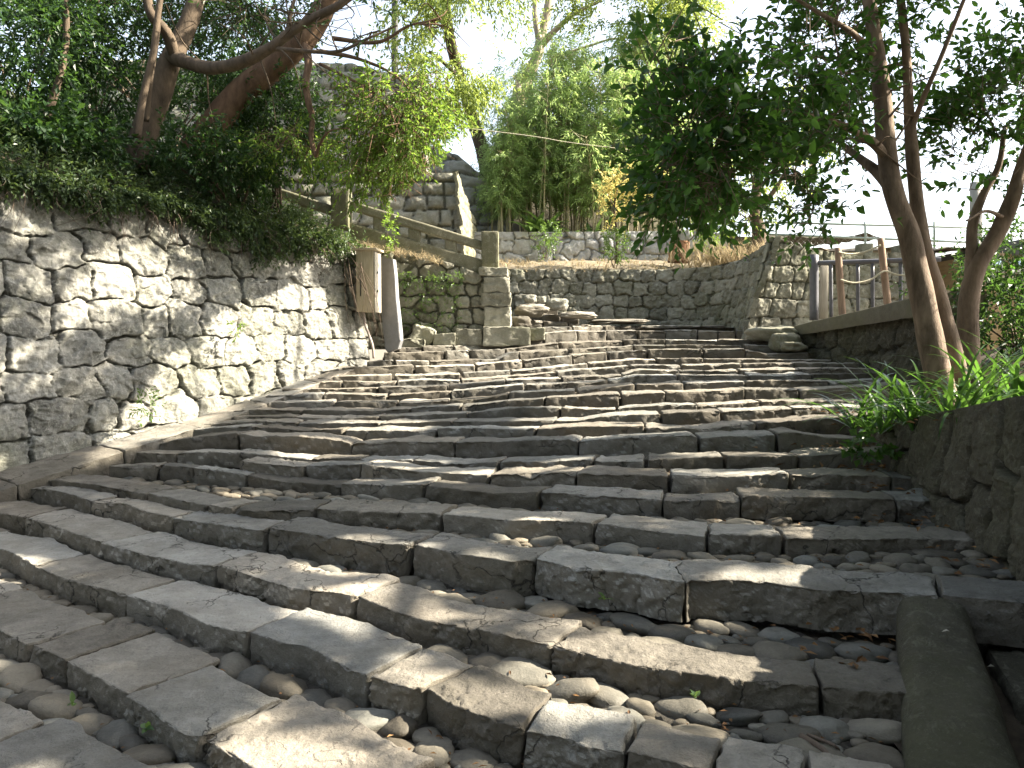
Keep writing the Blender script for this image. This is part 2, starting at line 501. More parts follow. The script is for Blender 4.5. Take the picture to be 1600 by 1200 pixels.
#PART2
# ------------------------------------------------------------------ the stairs
# front top edge of every step, as photo points, with the distance at left end, middle (x=1000) and right end
STEPS = [
 # 0 lowest slab, bottom left corner
 dict(z=-0.02, pts=[(-420, 1010), (-150, 1120), (0, 1215), (120, 1290), (230, 1370)], j=[-260, -60, 92], W=.36),
 dict(z=0.05, pts=[(-360, 862), (-150, 925), (0, 984), (45, 1007), (97, 1031), (195, 1085), (290, 1145), (312, 1150), (400, 1203), (560, 1300), (760, 1410)],
      j=[-210, -90, 45, 97, 195, 312, 520], W=.46),
 dict(z=0.145, pts=[(-330, 795), (-150, 825), (0, 855), (20, 862), (55, 880), (100, 900), (175, 920), (200, 927), (280, 950), (330, 975), (388, 985), (440, 1004),
      (480, 1010), (540, 1045), (575, 1057), (600, 1061), (640, 1074), (665, 1074), (700, 1100), (750, 1120), (800, 1135), (880, 1147), (930, 1165), (980, 1172), (1070, 1195), (1250, 1235), (1420, 1262)],
      j=[-190, -60, 55, 198, 388, 575, 662, 818, 975, 1110, 1260], W=(.44, .26)),
 dict(dL=6.3, dC=3.37, dR=3.1, pts=[(0, 803), (35, 808), (100, 828), (160, 848), (225, 865), (300, 880), (345, 884), (400, 902), (450, 918), (530, 926), (555, 931), (600, 950), (640, 963), (700, 975), (740, 981),
      (800, 994), (860, 1007), (930, 1025), (1000, 1040), (1100, 1055), (1200, 1064), (1285, 1071), (1405, 1082)], j=[35, 160, 335, 555, 860, 1284], W=(.38, .29), ext=-230),
 dict(dL=6.85, dC=4.1, dR=3.58, pts=[(0, 765), (55, 763), (100, 770), (140, 784), (190, 786), (230, 800), (270, 806), (330, 815), (400, 825), (415, 824), (500, 836), (600, 848), (640, 850), (720, 865), (800, 876), (835, 872), (900, 890), (980, 894),
      (1040, 906), (1072, 908), (1080, 902), (1200, 905), (1280, 917), (1380, 920), (1440, 923), (1468, 926), (1595, 937)], j=[140, 270, 415, 641, 836, 1072, 1468], W=.34, ext=-120),
 dict(dL=7.15, dC=4.86, dR=4.6, pts=[(55, 745), (150, 755), (230, 770), (320, 787), (345, 790), (400, 796), (490, 793), (540, 798), (600, 800), (690, 803), (800, 812), (890, 814), (930, 817), (1000, 825), (1100, 836), (1200, 839), (1225, 840), (1300, 841), (1400, 839), (1505, 841)],
      j=[230, 322, 362, 490, 690, 928, 1105, 1226], W=.32),
 dict(dL=7.5, dC=5.38, dR=5.2, pts=[(170, 728), (240, 725), (300, 730), (385, 741), (430, 750), (520, 755), (600, 758), (662, 757), (770, 770), (800, 768), (840, 766), (870, 768), (950, 773), (1035, 780), (1150, 781), (1165, 773), (1250, 775), (1300, 776), (1390, 778), (1455, 781)],
      j=[245, 300, 385, 530, 662, 842, 1036, 1158, 1402], W=.28),
 dict(dL=7.05, dC=5.82, dR=5.7, pts=[(375, 719), (400, 722), (470, 728), (560, 727), (565, 724), (650, 735), (760, 740), (800, 738), (900, 737), (1045, 740), (1150, 745), (1235, 740), (1300, 740), (1390, 743), (1412, 746)],
      j=[475, 563, 762, 899, 1046, 1234, 1395], W=.27),
 dict(dL=7.85, dC=6.2, dR=6.2, pts=[(195, 706), (265, 708), (330, 706), (400, 708), (480, 716), (560, 716), (640, 716), (720, 723), (800, 719), (920, 716), (940, 720), (1000, 718), (1130, 713), (1240, 712), (1365, 705)],
      j=[272, 485, 560, 645, 778, 925, 1010, 1134, 1248], W=.25),
 dict(dL=8.05, dC=6.8, dR=6.75, pts=[(240, 695), (280, 686), (330, 680), (380, 676), (400, 680), (460, 679), (520, 685), (548, 691), (620, 688), (700, 690), (800, 688), (890, 684), (905, 690), (1000, 683), (1080, 680), (1095, 684), (1130, 680), (1190, 679), (1240, 675), (1290, 683), (1338, 685)],
      j=[372, 548, 710, 904, 1093, 1215], W=.3),
 dict(dL=8.4, dC=7.2, dR=7.2, pts=[(288, 672), (340, 668), (400, 666), (480, 672), (535, 670), (640, 671), (700, 669), (800, 671), (900, 665), (1005, 665), (1100, 668), (1180, 660), (1250, 655), (1345, 648)], j=[395, 537, 682, 836, 1008, 1182], W=.28),
 dict(dL=8.6, dC=7.55, dR=7.6, pts=[(318, 662), (400, 658), (460, 660), (590, 660), (700, 657), (800, 656), (865, 655), (900, 655), (940, 648), (1030, 645), (1125, 641), (1240, 636), (1350, 633)], j=[462, 592, 706, 866, 1033, 1127, 1240], W=.26),
 dict(dL=8.8, dC=7.95, dR=7.95, pts=[(342, 652), (400, 650), (455, 649), (520, 653), (590, 650), (650, 650), (730, 645), (800, 638), (880, 638), (960, 639), (1030, 634), (1130, 630), (1200, 626), (1370, 625)], j=[458, 593, 730, 876, 963, 1090, 1190], W=.25),
 dict(dL=9.0, dC=8.45, dR=8.5, pts=[(365, 643), (400, 640), (500, 640), (590, 640), (660, 636), (750, 631), (800, 625), (850, 622), (960, 615), (1040, 613), (1090, 612), (1160, 608), (1240, 609), (1300, 606), (1400, 601)], j=[470, 640, 720, 851, 970, 1041, 1165, 1250], W=.27),
 dict(dL=9.25, dC=8.95, dR=8.9, pts=[(395, 629), (520, 627), (650, 627), (760, 621), (800, 612), (900, 609), (990, 600), (1070, 598), (1160, 595), (1300, 595), (1395, 590)], j=[520, 620, 700, 795, 900, 993, 1070, 1166, 1295], W=.27),
 dict(dL=9.4, dC=9.4, dR=9.25, pts=[(415, 617), (500, 614), (600, 617), (700, 612), (800, 602), (930, 597), (1000, 586), (1100, 585), (1200, 586), (1385, 582)], j=[505, 604, 705, 820, 950, 1060, 1170, 1270], W=.28),
 dict(dL=9.6, dC=9.8, dR=9.55, pts=[(440, 608), (590, 605), (700, 602), (800, 593), (870, 590), (970, 586), (1000, 577), (1100, 579), (1155, 577), (1300, 575), (1375, 576)], j=[590, 700, 790, 878, 972, 1062, 1155, 1250], W=.28),
 dict(dL=9.8, dC=10.2, dR=9.85, pts=[(472, 600), (520, 595), (600, 598), (660, 593), (720, 594), (800, 587), (900, 578), (1000, 570), (1100, 570), (1200, 567), (1345, 568)], j=[535, 620, 720, 870, 985, 1065, 1160, 1240], W=.28),
 dict(dL=10.0, dC=10.6, dR=10.25, pts=[(495, 590), (530, 588), (615, 586), (720, 584), (800, 579), (900, 569), (1000, 560), (1100, 560), (1200, 561), (1300, 562)], j=[614, 722, 800, 920, 1026, 1100, 1215], W=.29),
 dict(dL=10.25, dC=11.1, dR=10.65, pts=[(497, 579), (540, 575), (650, 571), (745, 570), (800, 564), (880, 556), (1000, 547), (1100, 546), (1160, 545), (1200, 552), (1265, 551)], j=[532, 648, 744, 818, 895, 950, 1012, 1098, 1165], W=.29),
 dict(dL=10.6, dC=11.6, dR=11.05, pts=[(572, 566), (615, 563), (680, 564), (780, 561), (800, 550), (900, 546), (990, 540), (1080, 538), (1170, 540), (1235, 541)], j=[617, 672, 750, 812, 890, 990, 1040, 1160], W=.3),
 dict(dL=10.9, dC=12.1, dR=11.5, pts=[(600, 552), (640, 551), (700, 549), (790, 546), (875, 535), (975, 531), (1040, 530), (1130, 531), (1210, 531)], j=[695, 735, 790, 875, 974, 1040, 1120], W=.3),
 dict(dL=11.3, dC=12.7, dR=12.2, pts=[(622, 541), (700, 540), (800, 536), (850, 520), (900, 516), (1000, 516), (1090, 516), (1180, 517)], j=[660, 710, 812, 850, 902, 948, 997, 1040, 1090, 1122, 1150], W=.34),
 dict(dL=12.6, dC=13.4, dR=13.3, pts=[(838, 511), (880, 510), (1000, 508), (1135, 508)], j=[895, 944, 993, 1060], W=.4),
]
def smooth_line(P, w):
    k = np.ones(w) / w
    Q = np.pad(P, ((w // 2, w // 2), (0, 0)), mode='edge')
    return np.stack([np.convolve(Q[:, c], k, 'valid')[:len(P)] for c in range(P.shape[1])], 1)
CURVE_BY_Z = lambda S: S['dC'] < 5.0
def step_curve(S):
    pts = np.array(S['pts'], float)
    xs = np.arange(pts[0, 0], pts[-1, 0] + 0.5, 2.0)
    ys = np.interp(xs, pts[:, 0], pts[:, 1])
    if 'z' in S:
        W = np.array([at_z(x, y, S['z']) for x, y in zip(xs, ys)])
    else:
        yc = np.interp(1000, pts[:, 0], pts[:, 1])
        kx = np.array([pts[0, 0], 1000, pts[-1, 0]])
        if CURVE_BY_Z(S):           # near steps: the height runs evenly from end to end
            kz = np.array([at(*pts[0], S['dL'])[2], at(1000, yc, S['dC'])[2], at(*pts[-1], S['dR'])[2]])
            W = np.array([at_z(x, y, z) for x, y, z in zip(xs, ys, np.interp(xs, kx, kz))])
        else:                       # far steps: straight in plan, the worn edge waves up and down
            dd = 1 / np.interp(xs, kx, [1 / S['dL'], 1 / S['dC'], 1 / S['dR']])
            dd = smooth_line(dd[:, None], min(101, len(dd) // 4 * 2 + 1))[:, 0]
            W = np.array([at(x, y, d) for x, y, d in zip(xs, ys, dd)])
    if 'ext' in S:                                  # carry the step on beyond the left edge of the photo
        d = unit(W[0] - W[40]) * 0.02
        n = int(np.linalg.norm(W[0] - W[10]) and 45)
        E = W[0] + d * np.arange(n, 0, -1)[:, None]
        W = np.vstack([E, W])
        xs = np.concatenate([np.linspace(S['ext'], xs[0] - 1, n), xs])
    if 'z' not in S and S['dC'] < 8.6:              # run the right end into the planter wall
        d = unit(W[-1] - W[-40]) * 0.02
        E = W[-1] + d * np.arange(1, 17)[:, None]
        W = np.vstack([W, E])
        xs = np.concatenate([xs, xs[-1] + 3.0 * np.arange(1, 17)])
    return xs, W
CURVES = [step_curve(S) for S in STEPS]
def back_dirs(W):
    Q = smooth_line(W[:, :2], min(41, len(W) // 2 * 2 - 1))
    T = unit(np.gradient(Q, axis=0))
    return np.stack([-T[:, 1], T[:, 0]], 1)
def gap_to(P, B, nxt):
    """free depth of the tread behind each point of a step up to the next step"""
    N = nxt[:, :2]
    out = np.full(len(P), 9.0)
    for k in range(len(P)):
        r = N - P[k, :2]
        along = r @ B[k]
        side = np.abs(r @ np.array([B[k][1], -B[k][0]]))
        j = np.argmin(side + np.where(along < 0, 5, 0))
        out[k] = along[j] if side[j] < 0.25 else 9.0
    return out
def slab(org, P, B, W, H, res, seed, rough=1.0, side_tone_wear=1.0, zoff=0.0, tilt=(0, 0)):
    """one rough hewn stone: P front top edge, B back directions, W depth, H height"""
    mb = Local(org)
    n = len(P)
    L = np.concatenate([[0], np.cumsum(np.linalg.norm(np.diff(P, axis=0), axis=1))])
    m = max(5, int(L[-1] / res) + 1)
    ss = np.linspace(0, L[-1], m)
    # extra rings near both ends for a rounded arris
    e = np.array([0, 0.006, 0.018])
    ss = np.unique(np.concatenate([e, ss[(ss > 0.03) & (ss < L[-1] - 0.03)], L[-1] - e]))
    P = np.stack([np.interp(ss, L, P[:, c]) for c in range(3)], 1)
    B = unit(np.stack([np.interp(ss, L, B[:, c]) for c in range(2)], 1))
    r = 0.011
    nf = max(3, int((H - r) / res) + 1)
    nt_ = max(3, int((W - 2 * r) / res) + 1)
    prof = [(0.0, z, -1, 0) for z in np.linspace(-H, -r, nf)[:-1]]
    for k in range(5):
        a = k / 4 * math.pi / 2
        prof.append((r - r * math.cos(a), -r + r * math.sin(a), -math.cos(a), math.sin(a)))
    prof += [(v, 0, 0, 1) for v in np.linspace(r, W - r, nt_)[1:-1]]
    for k in range(4):
        a = k / 3 * math.pi / 2
        prof.append((W - r + r * math.sin(a), -r + r * math.cos(a), math.sin(a), math.cos(a)))
    prof += [(W, -0.06, 1, 0), (W, -max(0.1, H * .8), 1, 0)]
    prof = np.array(prof)
    B3 = np.concatenate([B, np.zeros((len(B), 1))], 1)
    V = P[:, None, :] + B3[:, None, :] * prof[None, :, 0, None] + np.array([0, 0, 1.0]) * prof[None, :, 1, None]
    Nn = B3[:, None, :] * prof[None, :, 2, None] + np.array([0, 0, 1.0]) * prof[None, :, 3, None]
    sc = (ss - ss[-1] / 2)[:, None]
    V[..., 2] += zoff + tilt[0] * sc + tilt[1] * (prof[None, :, 0] - W / 2)
    q = V + seed * 11.3
    front = np.clip(-prof[None, :, 2], 0, 1)
    top = np.clip(prof[None, :, 3], 0, 1)
    n1 = fbm(q * 4.2, 3, seed)
    n2 = fbm(q * 17, 3, seed + 5)
    n3 = vnoise(q * 55, seed + 9)
    wu = (ss[:, None] + 0 * V[..., 0]) * 5.5 + .7 * n2
    wv = (prof[None, :, 1] + 0 * V[..., 0]) * 8 + .6 * n2 + seed * 3
    fc = facets(wu, wv, seed) + .45 * facets(wu * 2.3, wv * 2.3, seed + 1)
    ft_ = facets(wu * .55, prof[None, :, 0] * 3 + .5 * n2, seed + 2)
    d = front * (0.012 * n1 + 0.013 * fc + 0.006 * n2 + 0.003 * n3) * rough + top * (0.006 * n1 + 0.004 * ft_ + 0.0035 * n2 + 0.0014 * n3) * rough
    # chipped, worn front edge and hollows worn by feet
    edge = np.exp(-((prof[None, :, 0] - 0.0) / 0.05) ** 2) * np.exp(-((prof[None, :, 1]) / 0.05) ** 2)
    chip = np.maximum(0, fbm(q * np.array([6, 6, 2]), 3, seed + 21) - 0.25)
    d = d - edge * (0.05 * chip + 0.004 + .006 * np.maximum(fc, 0)) * side_tone_wear
    back = np.clip(prof[None, :, 2], 0, 1)
    d = d + back * 0.03 * n1
    dist = np.minimum(ss, ss[-1] - ss)
    re = 0.013 + 0.008 * vnoise(np.array([[seed * 1.7, 0.3, 0.1]]), 3)[0]
    ins = re - np.sqrt(np.maximum(re ** 2 - np.maximum(re - dist, 0) ** 2, 0))
    ed = 0.02 * vnoise(V * 9, seed + 31) * np.exp(-dist / 0.03)[:, None]
    T3 = unit(np.gradient(P, axis=0))
    V = V + Nn * (d - ins[:, None])[..., None]
    sg = np.where(np.arange(len(ss)) < len(ss) / 2, 1.0, -1.0)
    V = V + T3[:, None, :] * (np.abs(ed) * sg[:, None])[..., None]
    k = V.shape[1]
    tint = float(np.clip(0.5 + 0.22 * random.gauss(0, 1), 0.05, 0.95))
    mb.add(V, grid_faces(len(ss), k)[:, ::-1], None, tint)
    for end, rev in ((0, False), (len(ss) - 1, True)):
        ring = V[end]
        c = ring.mean(0)
        t = [(a + 0, a + 1, k) if not rev else (a + 1, a, k) for a in range(k - 1)]
        mb.add(np.vstack([ring, c]), None, t, tint)
    return mb

ORD = ['lowest', 'second lowest', 'third lowest', 'fourth lowest', 'fifth lowest', 'sixth lowest', 'seventh lowest', 'eighth lowest', 'ninth lowest', 'tenth lowest',
       'eleventh lowest', 'twelfth lowest', 'twelfth from the top', 'eleventh from the top', 'tenth from the top', 'ninth from the top', 'eighth from the top', 'seventh from the top',
       'sixth from the top', 'fifth from the top', 'fourth from the top', 'third from the top', 'second from the top', 'topmost']
LOOK = ['{} stone step, a grey slab cut off by the bottom left corner', '{} stone step of broad flat tan slabs below the rounded cobbles', '{} stone step of thick blocks with broken faces, sweeping left',
        '{} stone step, a sunlit slab ending at the slanted cheek stone', '{} stone step, tall dark faced blocks passing behind the cheek stone', '{} stone step of long slabs ending in one smooth block',
        '{} stone step of thin hewn blocks under the planter wall', '{} stone step, beginning part way across the stairs', '{} stone step with a strip of small cobbles behind it', '{} stone step of long wavy blocks level with the planter end']
H_I = [.2, .2, .21, .2, .21, .2, .16, .18, .14, .18, .15, .15, .14, .17, .16, .15, .14, .13, .15, .17, .13, .15, .22, .16]
GAPS, BACKS = [], []
for i, S in enumerate(STEPS):
    xs, W = CURVES[i]
    B = back_dirs(W)
    g = gap_to(W, B, CURVES[i + 1][1]) if i + 1 < len(STEPS) else np.full(len(W), 1.2)
    g = np.where(g > 3, np.nan, g)
    ok = ~np.isnan(g)
    g = np.interp(np.arange(len(g)), np.where(ok)[0], g[ok]) if ok.any() else np.full(len(g), .5)
    if i == 22:
        g = np.maximum(g, .5)
    GAPS.append(np.clip(g, 0.12, 1.6))
    BACKS.append(B)
SLABW = []
for i, S in enumerate(STEPS):
    xs, W = CURVES[i]
    mid = len(W) // 2
    org = W[mid] - np.array([0, 0, H_I[i]])
    if i < len(LOOK):
        lab = LOOK[i].format(ORD[i])
    else:
        lab = '{} stone step of the flight, a narrow course of rough tan slabs'.format(ORD[i])
    t = thing('stone_step', lab, 'step', 'stone steps of the broad staircase', org)
    js = [xs[0]] + [j for j in S['j'] if xs[0] + 5 < j < xs[-1] - 5] + [xs[-1]]
    wloc = np.zeros(len(W))
    for a, b in zip(js[:-1], js[1:]):
        sel = np.where((xs >= a) & (xs <= b))[0]
        if len(sel) < 3:
            continue
        P, B = W[sel], BACKS[i][sel]
        dep = P[:, 1].mean()
        L = np.linalg.norm(P[-1] - P[0])
        W0 = S['W'] if not isinstance(S['W'], tuple) else np.interp((a + b) / 2, [300, 950], S['W'])
        Wd = min(W0 * random.uniform(.9, 1.08), GAPS[i][sel].mean() * .8 + .03)
        wloc[sel] = Wd
        T = unit(P[-1] - P[0])
        gapm = 0.001 + 0.003 * random.random()
        P = P.copy()
        P[0] += T * gapm
        P[-1] -= T * gapm
        jog = random.uniform(-.014, .014)
        P[:, :2] += B * jog
        res = float(np.clip(dep * .0030, .008, .036))
        sd = i * 40 + int(a) % 37 + 3
        mb = slab(org, P, B, Wd, H_I[i], res, sd, rough=random.uniform(.8, 1.35) * (1.1 if i > 12 else 1), side_tone_wear=random.uniform(.5, 1.3),
                  zoff=random.uniform(-.008, .006), tilt=(random.uniform(-.008, .008), random.uniform(-.02, .03)))
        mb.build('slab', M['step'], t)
    SLABW.append(wloc)

# the bedding between the stones
bed = MB()
for i in range(len(STEPS)):
    xs, W = CURVES[i]
    k = np.arange(0, len(W), 3)
    P, B, g = W[k], BACKS[i][k], GAPS[i][k]
    g = smooth_line(g[:, None], 9)[:, 0]
    vv = np.linspace(0.06, 1, 14)
    off = vv[None, :] * (g[:, None] + .22)
    B3 = np.concatenate([B, np.zeros((len(B), 1))], 1)
    V = P[:, None, :] + B3[:, None, :] * off[..., None]
    zs = smooth_line(P[:, 2:3], 15)[:, 0]
    V[..., 2] = (zs - .085)[:, None] + .016 * fbm(V * 9, 3, 4) + .02 * vv[None, :]
    V[:, 0, 2] -= .35
    V[:, -1, 2] -= .1
    bed.add(V, grid_faces(V.shape[0], V.shape[1])[:, ::-1])
tag(bed.build('stair_bed', M['bed']), kind='structure')

# river cobbles bedded in the treads
def cobble_mesh(seed, segs=18, rings=11):
    th = np.linspace(0, 2 * np.pi, segs, endpoint=False)
    ph = np.linspace(0.001, np.pi - 0.001, rings)
    X = np.stack([np.cos(th)[:, None] * np.sin(ph)[None], np.sin(th)[:, None] * np.sin(ph)[None], np.broadcast_to(np.cos(ph)[None], (segs, rings))], -1)
    p = 2.5
    s = (np.abs(X) ** p).sum(-1, keepdims=True) ** (-1 / p)
    X = X * s
    X = X * (1 + 0.17 * fbm(X * 1.2 + seed * 5.1, 2, seed)[..., None] + (0.07 + .06 * (seed % 3)) * facets(X[..., 0] * 1.3 + .5 * X[..., 2], X[..., 1] * 1.3 + 2 * seed, seed)[..., None] * np.sin(ph)[None, :, None] + 0.025 * fbm(X * 4 + seed, 2, seed + 3)[..., None])
    mb = MB()
    V = np.concatenate([X, X[:1]], 0)
    mb.add(V, grid_faces(segs + 1, rings), None, 0.5)
    return mb.mesh('cobble', M['cobble'])
CMESH = [cobble_mesh(k) for k in range(14)]
cob = []
for i in range(0, 21):
    xs, W = CURVES[i]
    B, g, wl = BACKS[i], GAPS[i], SLABW[i]
    placed = []
    rbase = [.105, .085, .085, .095, .075, .07, .06, .055, .06, .055, .05, .05, .045, .05, .045, .045, .045, .045, .045, .045, .045][i]
    tries = 4200 if i < 6 else 900
    lim = 170 if i < 6 else (60 if i < 14 else 30)
    for t_ in range(tries):
        if len(placed) >= lim:
            break
        k = random.randrange(len(W))
        lo, hi = wl[k], g[k]
        if hi - lo < .05 or wl[k] == 0:
            continue
        sh = max(.32, 1 - t_ / tries * .9)
        r = rbase * random.uniform(.75, 1.25) * sh
        r = min(r, (hi - lo) * .55)
        v = random.uniform(lo + r * .75, max(lo + r * .8, hi - r * .6))
        p = W[k].copy()
        p[:2] += B[k] * v
        if all((p[0] - q[0]) ** 2 + (p[1] - q[1]) ** 2 > (0.91 * (r + q[3])) ** 2 for q in placed):
            ang = math.atan2(-B[k][0], B[k][1])
            placed.append((p[0], p[1], W[k][2] - .062 + .03 * (v - lo) , r, ang + random.gauss(0, .45)))
    for q in placed:
        px, py = project(np.array(q[:3]))
        vis = -20 < px < 1620 and py < 1230
        cob.append((q[3] / max(q[1], .5) * (1 if vis else .02), i, q))
cob.sort(key=lambda c: -c[0])
CL = {0: 'large rounded grey river cobble bedded between the bottom corner slab and the tan slabs', 1: 'rounded grey river cobble bedded behind the broad flat tan slabs',
      2: 'rounded grey river cobble bedded behind the second lowest row of thick broken blocks', 3: 'rounded cobble lying in the tread behind the sunlit slab by the cheek stone',
      4: 'flat grey cobble bedded behind the tall dark faced blocks', 5: 'flat cobble bedded behind the step that ends in one smooth block'}
few = Local((0, 6, .6))
for n_, (_, i, q) in enumerate(cob):
    el = random.uniform(1.05, 1.45)
    sc_ = (q[3] * el, q[3] * random.uniform(.82, 1.0), q[3] * random.uniform(.42, .6))
    if n_ < 300:
        o = link('river_cobble', random.choice(CMESH), None, (q[0], q[1], q[2] - .012))
        o.scale = sc_
        o.rotation_euler = (random.gauss(0, .1), random.gauss(0, .1), q[4])
        tag(o, CL.get(i, 'small rounded cobble bedded behind the {} step'.format(ORD[i])), 'cobble', 'cobbles behind the {} step'.format(ORD[i]))
    else:
        me = CMESH[n_ % 14]
        co = np.empty(len(me.vertices) * 3, np.float32)
        me.vertices.foreach_get('co', co)
        co = co.reshape(-1, 3) * np.array(sc_) @ rotz(q[4]).T + np.array([q[0], q[1], q[2] - .012])
        few.add(co, grid_faces(19, 11))
tag(few.build('small_cobbles', M['cobble'], loc=(0, 6, .6)), 'many small cobbles filling the narrow treads of the upper steps', 'cobbles', kind='stuff')
# pebbles and grit in the gaps
grit = Local((0, 4, 0))
for i in range(0, 9):
    xs, W = CURVES[i]
    for t_ in range(130 if i < 5 else 60):
        k = random.randrange(len(W))
        v = random.uniform(.1, 1) * GAPS[i][k]
        if v < SLABW[i][k]:
            continue
        r = random.uniform(.008, .024)
        me = CMESH[t_ % 14]
        co = np.empty(len(me.vertices) * 3, np.float32)
        me.vertices.foreach_get('co', co)
        co = co.reshape(19, 11, 3)[::3, ::2] * r * np.array([1.2, .9, .7])
        p = W[k].copy()
        p[:2] += BACKS[i][k] * v
        p[2] -= .065
        grit.add(co + p, grid_faces(co.shape[0], co.shape[1]))
tag(grit.build('grit', M['cobble'], loc=(0, 4, 0)), 'grit and small pebbles between the cobbles', 'grit', kind='stuff')

# ------------------------------------------------------------------ big ground sheet and landings
gm = MB()
xx = np.concatenate([[-600, -120, -40], np.linspace(-14, 14, 15), [40, 120, 600]])
yy = np.concatenate([[-200, -40], np.linspace(-8, 40, 25), [120, 900]])
X, Y = np.meshgrid(xx, yy, indexing='ij')
gm.add(np.stack([X, Y, np.full_like(X, -.3)], -1), grid_faces(len(xx), len(yy)))
tag(gm.build('ground', M['earth']), kind='structure')
def patch(name, x0, x1, y0, y1, fn, mat, step=.12, amp=.03, seed=2):
    nx, ny = int((x1 - x0) / step) + 2, int((y1 - y0) / step) + 2
    X, Y = np.meshgrid(np.linspace(x0, x1, nx), np.linspace(y0, y1, ny), indexing='ij')
    Z = fn(X, Y)
    P = np.stack([X, Y, Z], -1)
    P[..., 2] += amp * fbm(P * np.array([3, 3, 0]), 4, seed)
    mb = MB()
    mb.add(P, grid_faces(nx, ny))
    return tag(mb.build(name, mat), kind='structure')
# foot of the stairs behind and under the camera
patch('foot_path', -6, 4, -3, 3.4, lambda x, y: np.full_like(x, -.12), M['bed'], .1, .02)
patch('landing', -1.0, 5.2, 13.2, 15.6, lambda x, y: 1.84 + .02 * (y - 13.2), M['bed'], .1, .02)
#PART3
# ------------------------------------------------------------------ masonry
def masonry(name, path, z0, z1, normal_side, mat, row=.3, width=.42, res=.03, batter=.0, bulge=.04, joint=.05, jw=.022, warp=.05,
            rough=.02, seed=1, thick=.45, tiltamt=.07, jitter=.5, vertical=False, lean=None, build=True, offs=.015, poly=False):
    """dry laid stone face along a plan path. z0/z1: base and top height (callables of arc length fraction or numbers)"""
    path = np.asarray(path, float)
    n0 = max(len(path) * 6, 12)
    pl = catmull(path, 200)
    L = np.concatenate([[0], np.cumsum(np.linalg.norm(np.diff(pl, axis=0), axis=1))])
    ns = max(8, int(L[-1] / res) + 1)
    s = np.linspace(0, L[-1], ns)
    C = np.stack([np.interp(s, L, pl[:, c]) for c in range(2)], 1)
    T = unit(np.gradient(C, axis=0))
    N = np.stack([T[:, 1], -T[:, 0]], 1) * normal_side
    f = s / L[-1]
    zb = z0(f) if callable(z0) else np.full(ns, float(z0))
    zt = z1(f) if callable(z1) else np.full(ns, float(z1))
    nz = max(6, int((zt - zb).max() / res) + 1)
    tt = np.linspace(0, 1, nz)
    Z = zb[:, None] + (zt - zb)[:, None] * tt[None]
    S2 = np.broadcast_to(s[:, None], Z.shape)
    q = np.stack([S2, Z, np.zeros_like(Z)], -1)
    U = S2 + warp * fbm(q / max(row, .2) * .9 + 3.1, 3, seed)
    Vv = Z + warp * .8 * fbm(q / max(row, .2) * .9 + 17.7, 3, seed + 3)
    if vertical:
        U, Vv = Vv + 50, U
        U = U - 50
    g = np.random.default_rng(seed)
    hmax = Vv.max() + 2
    rows = [Vv.min() - .3]
    while rows[-1] < hmax:
        rows.append(rows[-1] + row * g.uniform(1 - jitter * .55, 1 + jitter * .55))
    rows = np.array(rows)
    ri = np.clip(np.searchsorted(rows, Vv, 'right') - 1, 0, len(rows) - 2)
    d = np.full(Z.shape, 9.0)
    sid = np.zeros(Z.shape, int)
    cu = np.zeros(Z.shape)
    cv = np.zeros(Z.shape)
    for r in range(len(rows) - 1):
        m = ri == r
        if not m.any():
            continue
        cols = [U.min() - 1 - g.uniform(0, width)]
        h = rows[r + 1] - rows[r]
        while cols[-1] < U.max() + 1:
            cols.append(cols[-1] + width * g.uniform(1 - jitter, 1 + jitter) * (h / row) ** .4)
        cols = np.array(cols)
        u = U[m] + (Vv[m] - rows[r]) * 0.0
        v = Vv[m]
        sl_ = g.uniform(-.25, .25, len(cols))                     # slanted perpends
        ci = np.clip(np.searchsorted(cols, u, 'right') - 1, 0, len(cols) - 2)
        vm = v - (rows[r] + rows[r + 1]) / 2
        dl = np.abs(u - cols[ci] - sl_[ci] * vm)
        dr = np.abs(cols[ci + 1] + sl_[ci + 1] * vm - u)
        du = np.minimum(dl, dr)
        dv = np.minimum(v - rows[r], rows[r + 1] - v)
        rc = min(row, width) * .15                                  # rounded stone corners
        a, b = np.maximum(rc - du, 0), np.maximum(rc - dv, 0)
        d[m] = np.where((a > 0) & (b > 0), rc - np.hypot(a, b), np.minimum(du, dv))
        sid[m] = r * 977 + ci
        cu[m] = (u - (cols[ci] + cols[ci + 1]) / 2)
        cv[m] = vm
    if poly:                       # fitted many-sided stones instead of straight courses
        r0 = np.floor(Vv / row).astype(np.int64)
        f1 = np.full(Z.shape, 9.0)
        f2 = np.full(Z.shape, 9.0)
        for dr_ in (-1, 0, 1):
            rr_ = r0 + dr_
            shift = .5 * (rr_ % 2) + .3 * _hash(rr_, rr_ * 0 + 3, rr_ * 0 + seed, 7)
            c0_ = np.floor(U / width - shift).astype(np.int64)
            for dc_ in (-1, 0, 1):
                cc_ = c0_ + dc_
                z_ = cc_ * 0 + seed
                su = (cc_ + .5 + shift + .28 * _hash(cc_, rr_, z_, 1)) * width
                sv = (rr_ + .5 + (.2 if poly < 5 else .15) * _hash(cc_, rr_, z_, 2)) * row
                w_ = (.10 if poly < 5 else .07) * _hash(cc_, rr_, z_, 3)
                a_, b_ = np.abs(U - su) / width, np.abs(Vv - sv) / row
                dd = (a_ ** poly + b_ ** poly) ** (1 / poly) - w_
                m = dd < f1
                f2 = np.where(m, f1, np.minimum(f2, dd))
                f1 = np.where(m, dd, f1)
                cu = np.where(m, U - su, cu)
                cv = np.where(m, Vv - sv, cv)
                sid = np.where(m, (rr_ % 60) * 211 + (cc_ % 200), sid)
        d = (f2 - f1) * .5 * min(row, width) + (.009 * fbm(q * 13, 4, seed + 40) if poly > 5 else 0)
    rnd = np.random.default_rng(seed + 5).random((sid.max() + 2, 5))
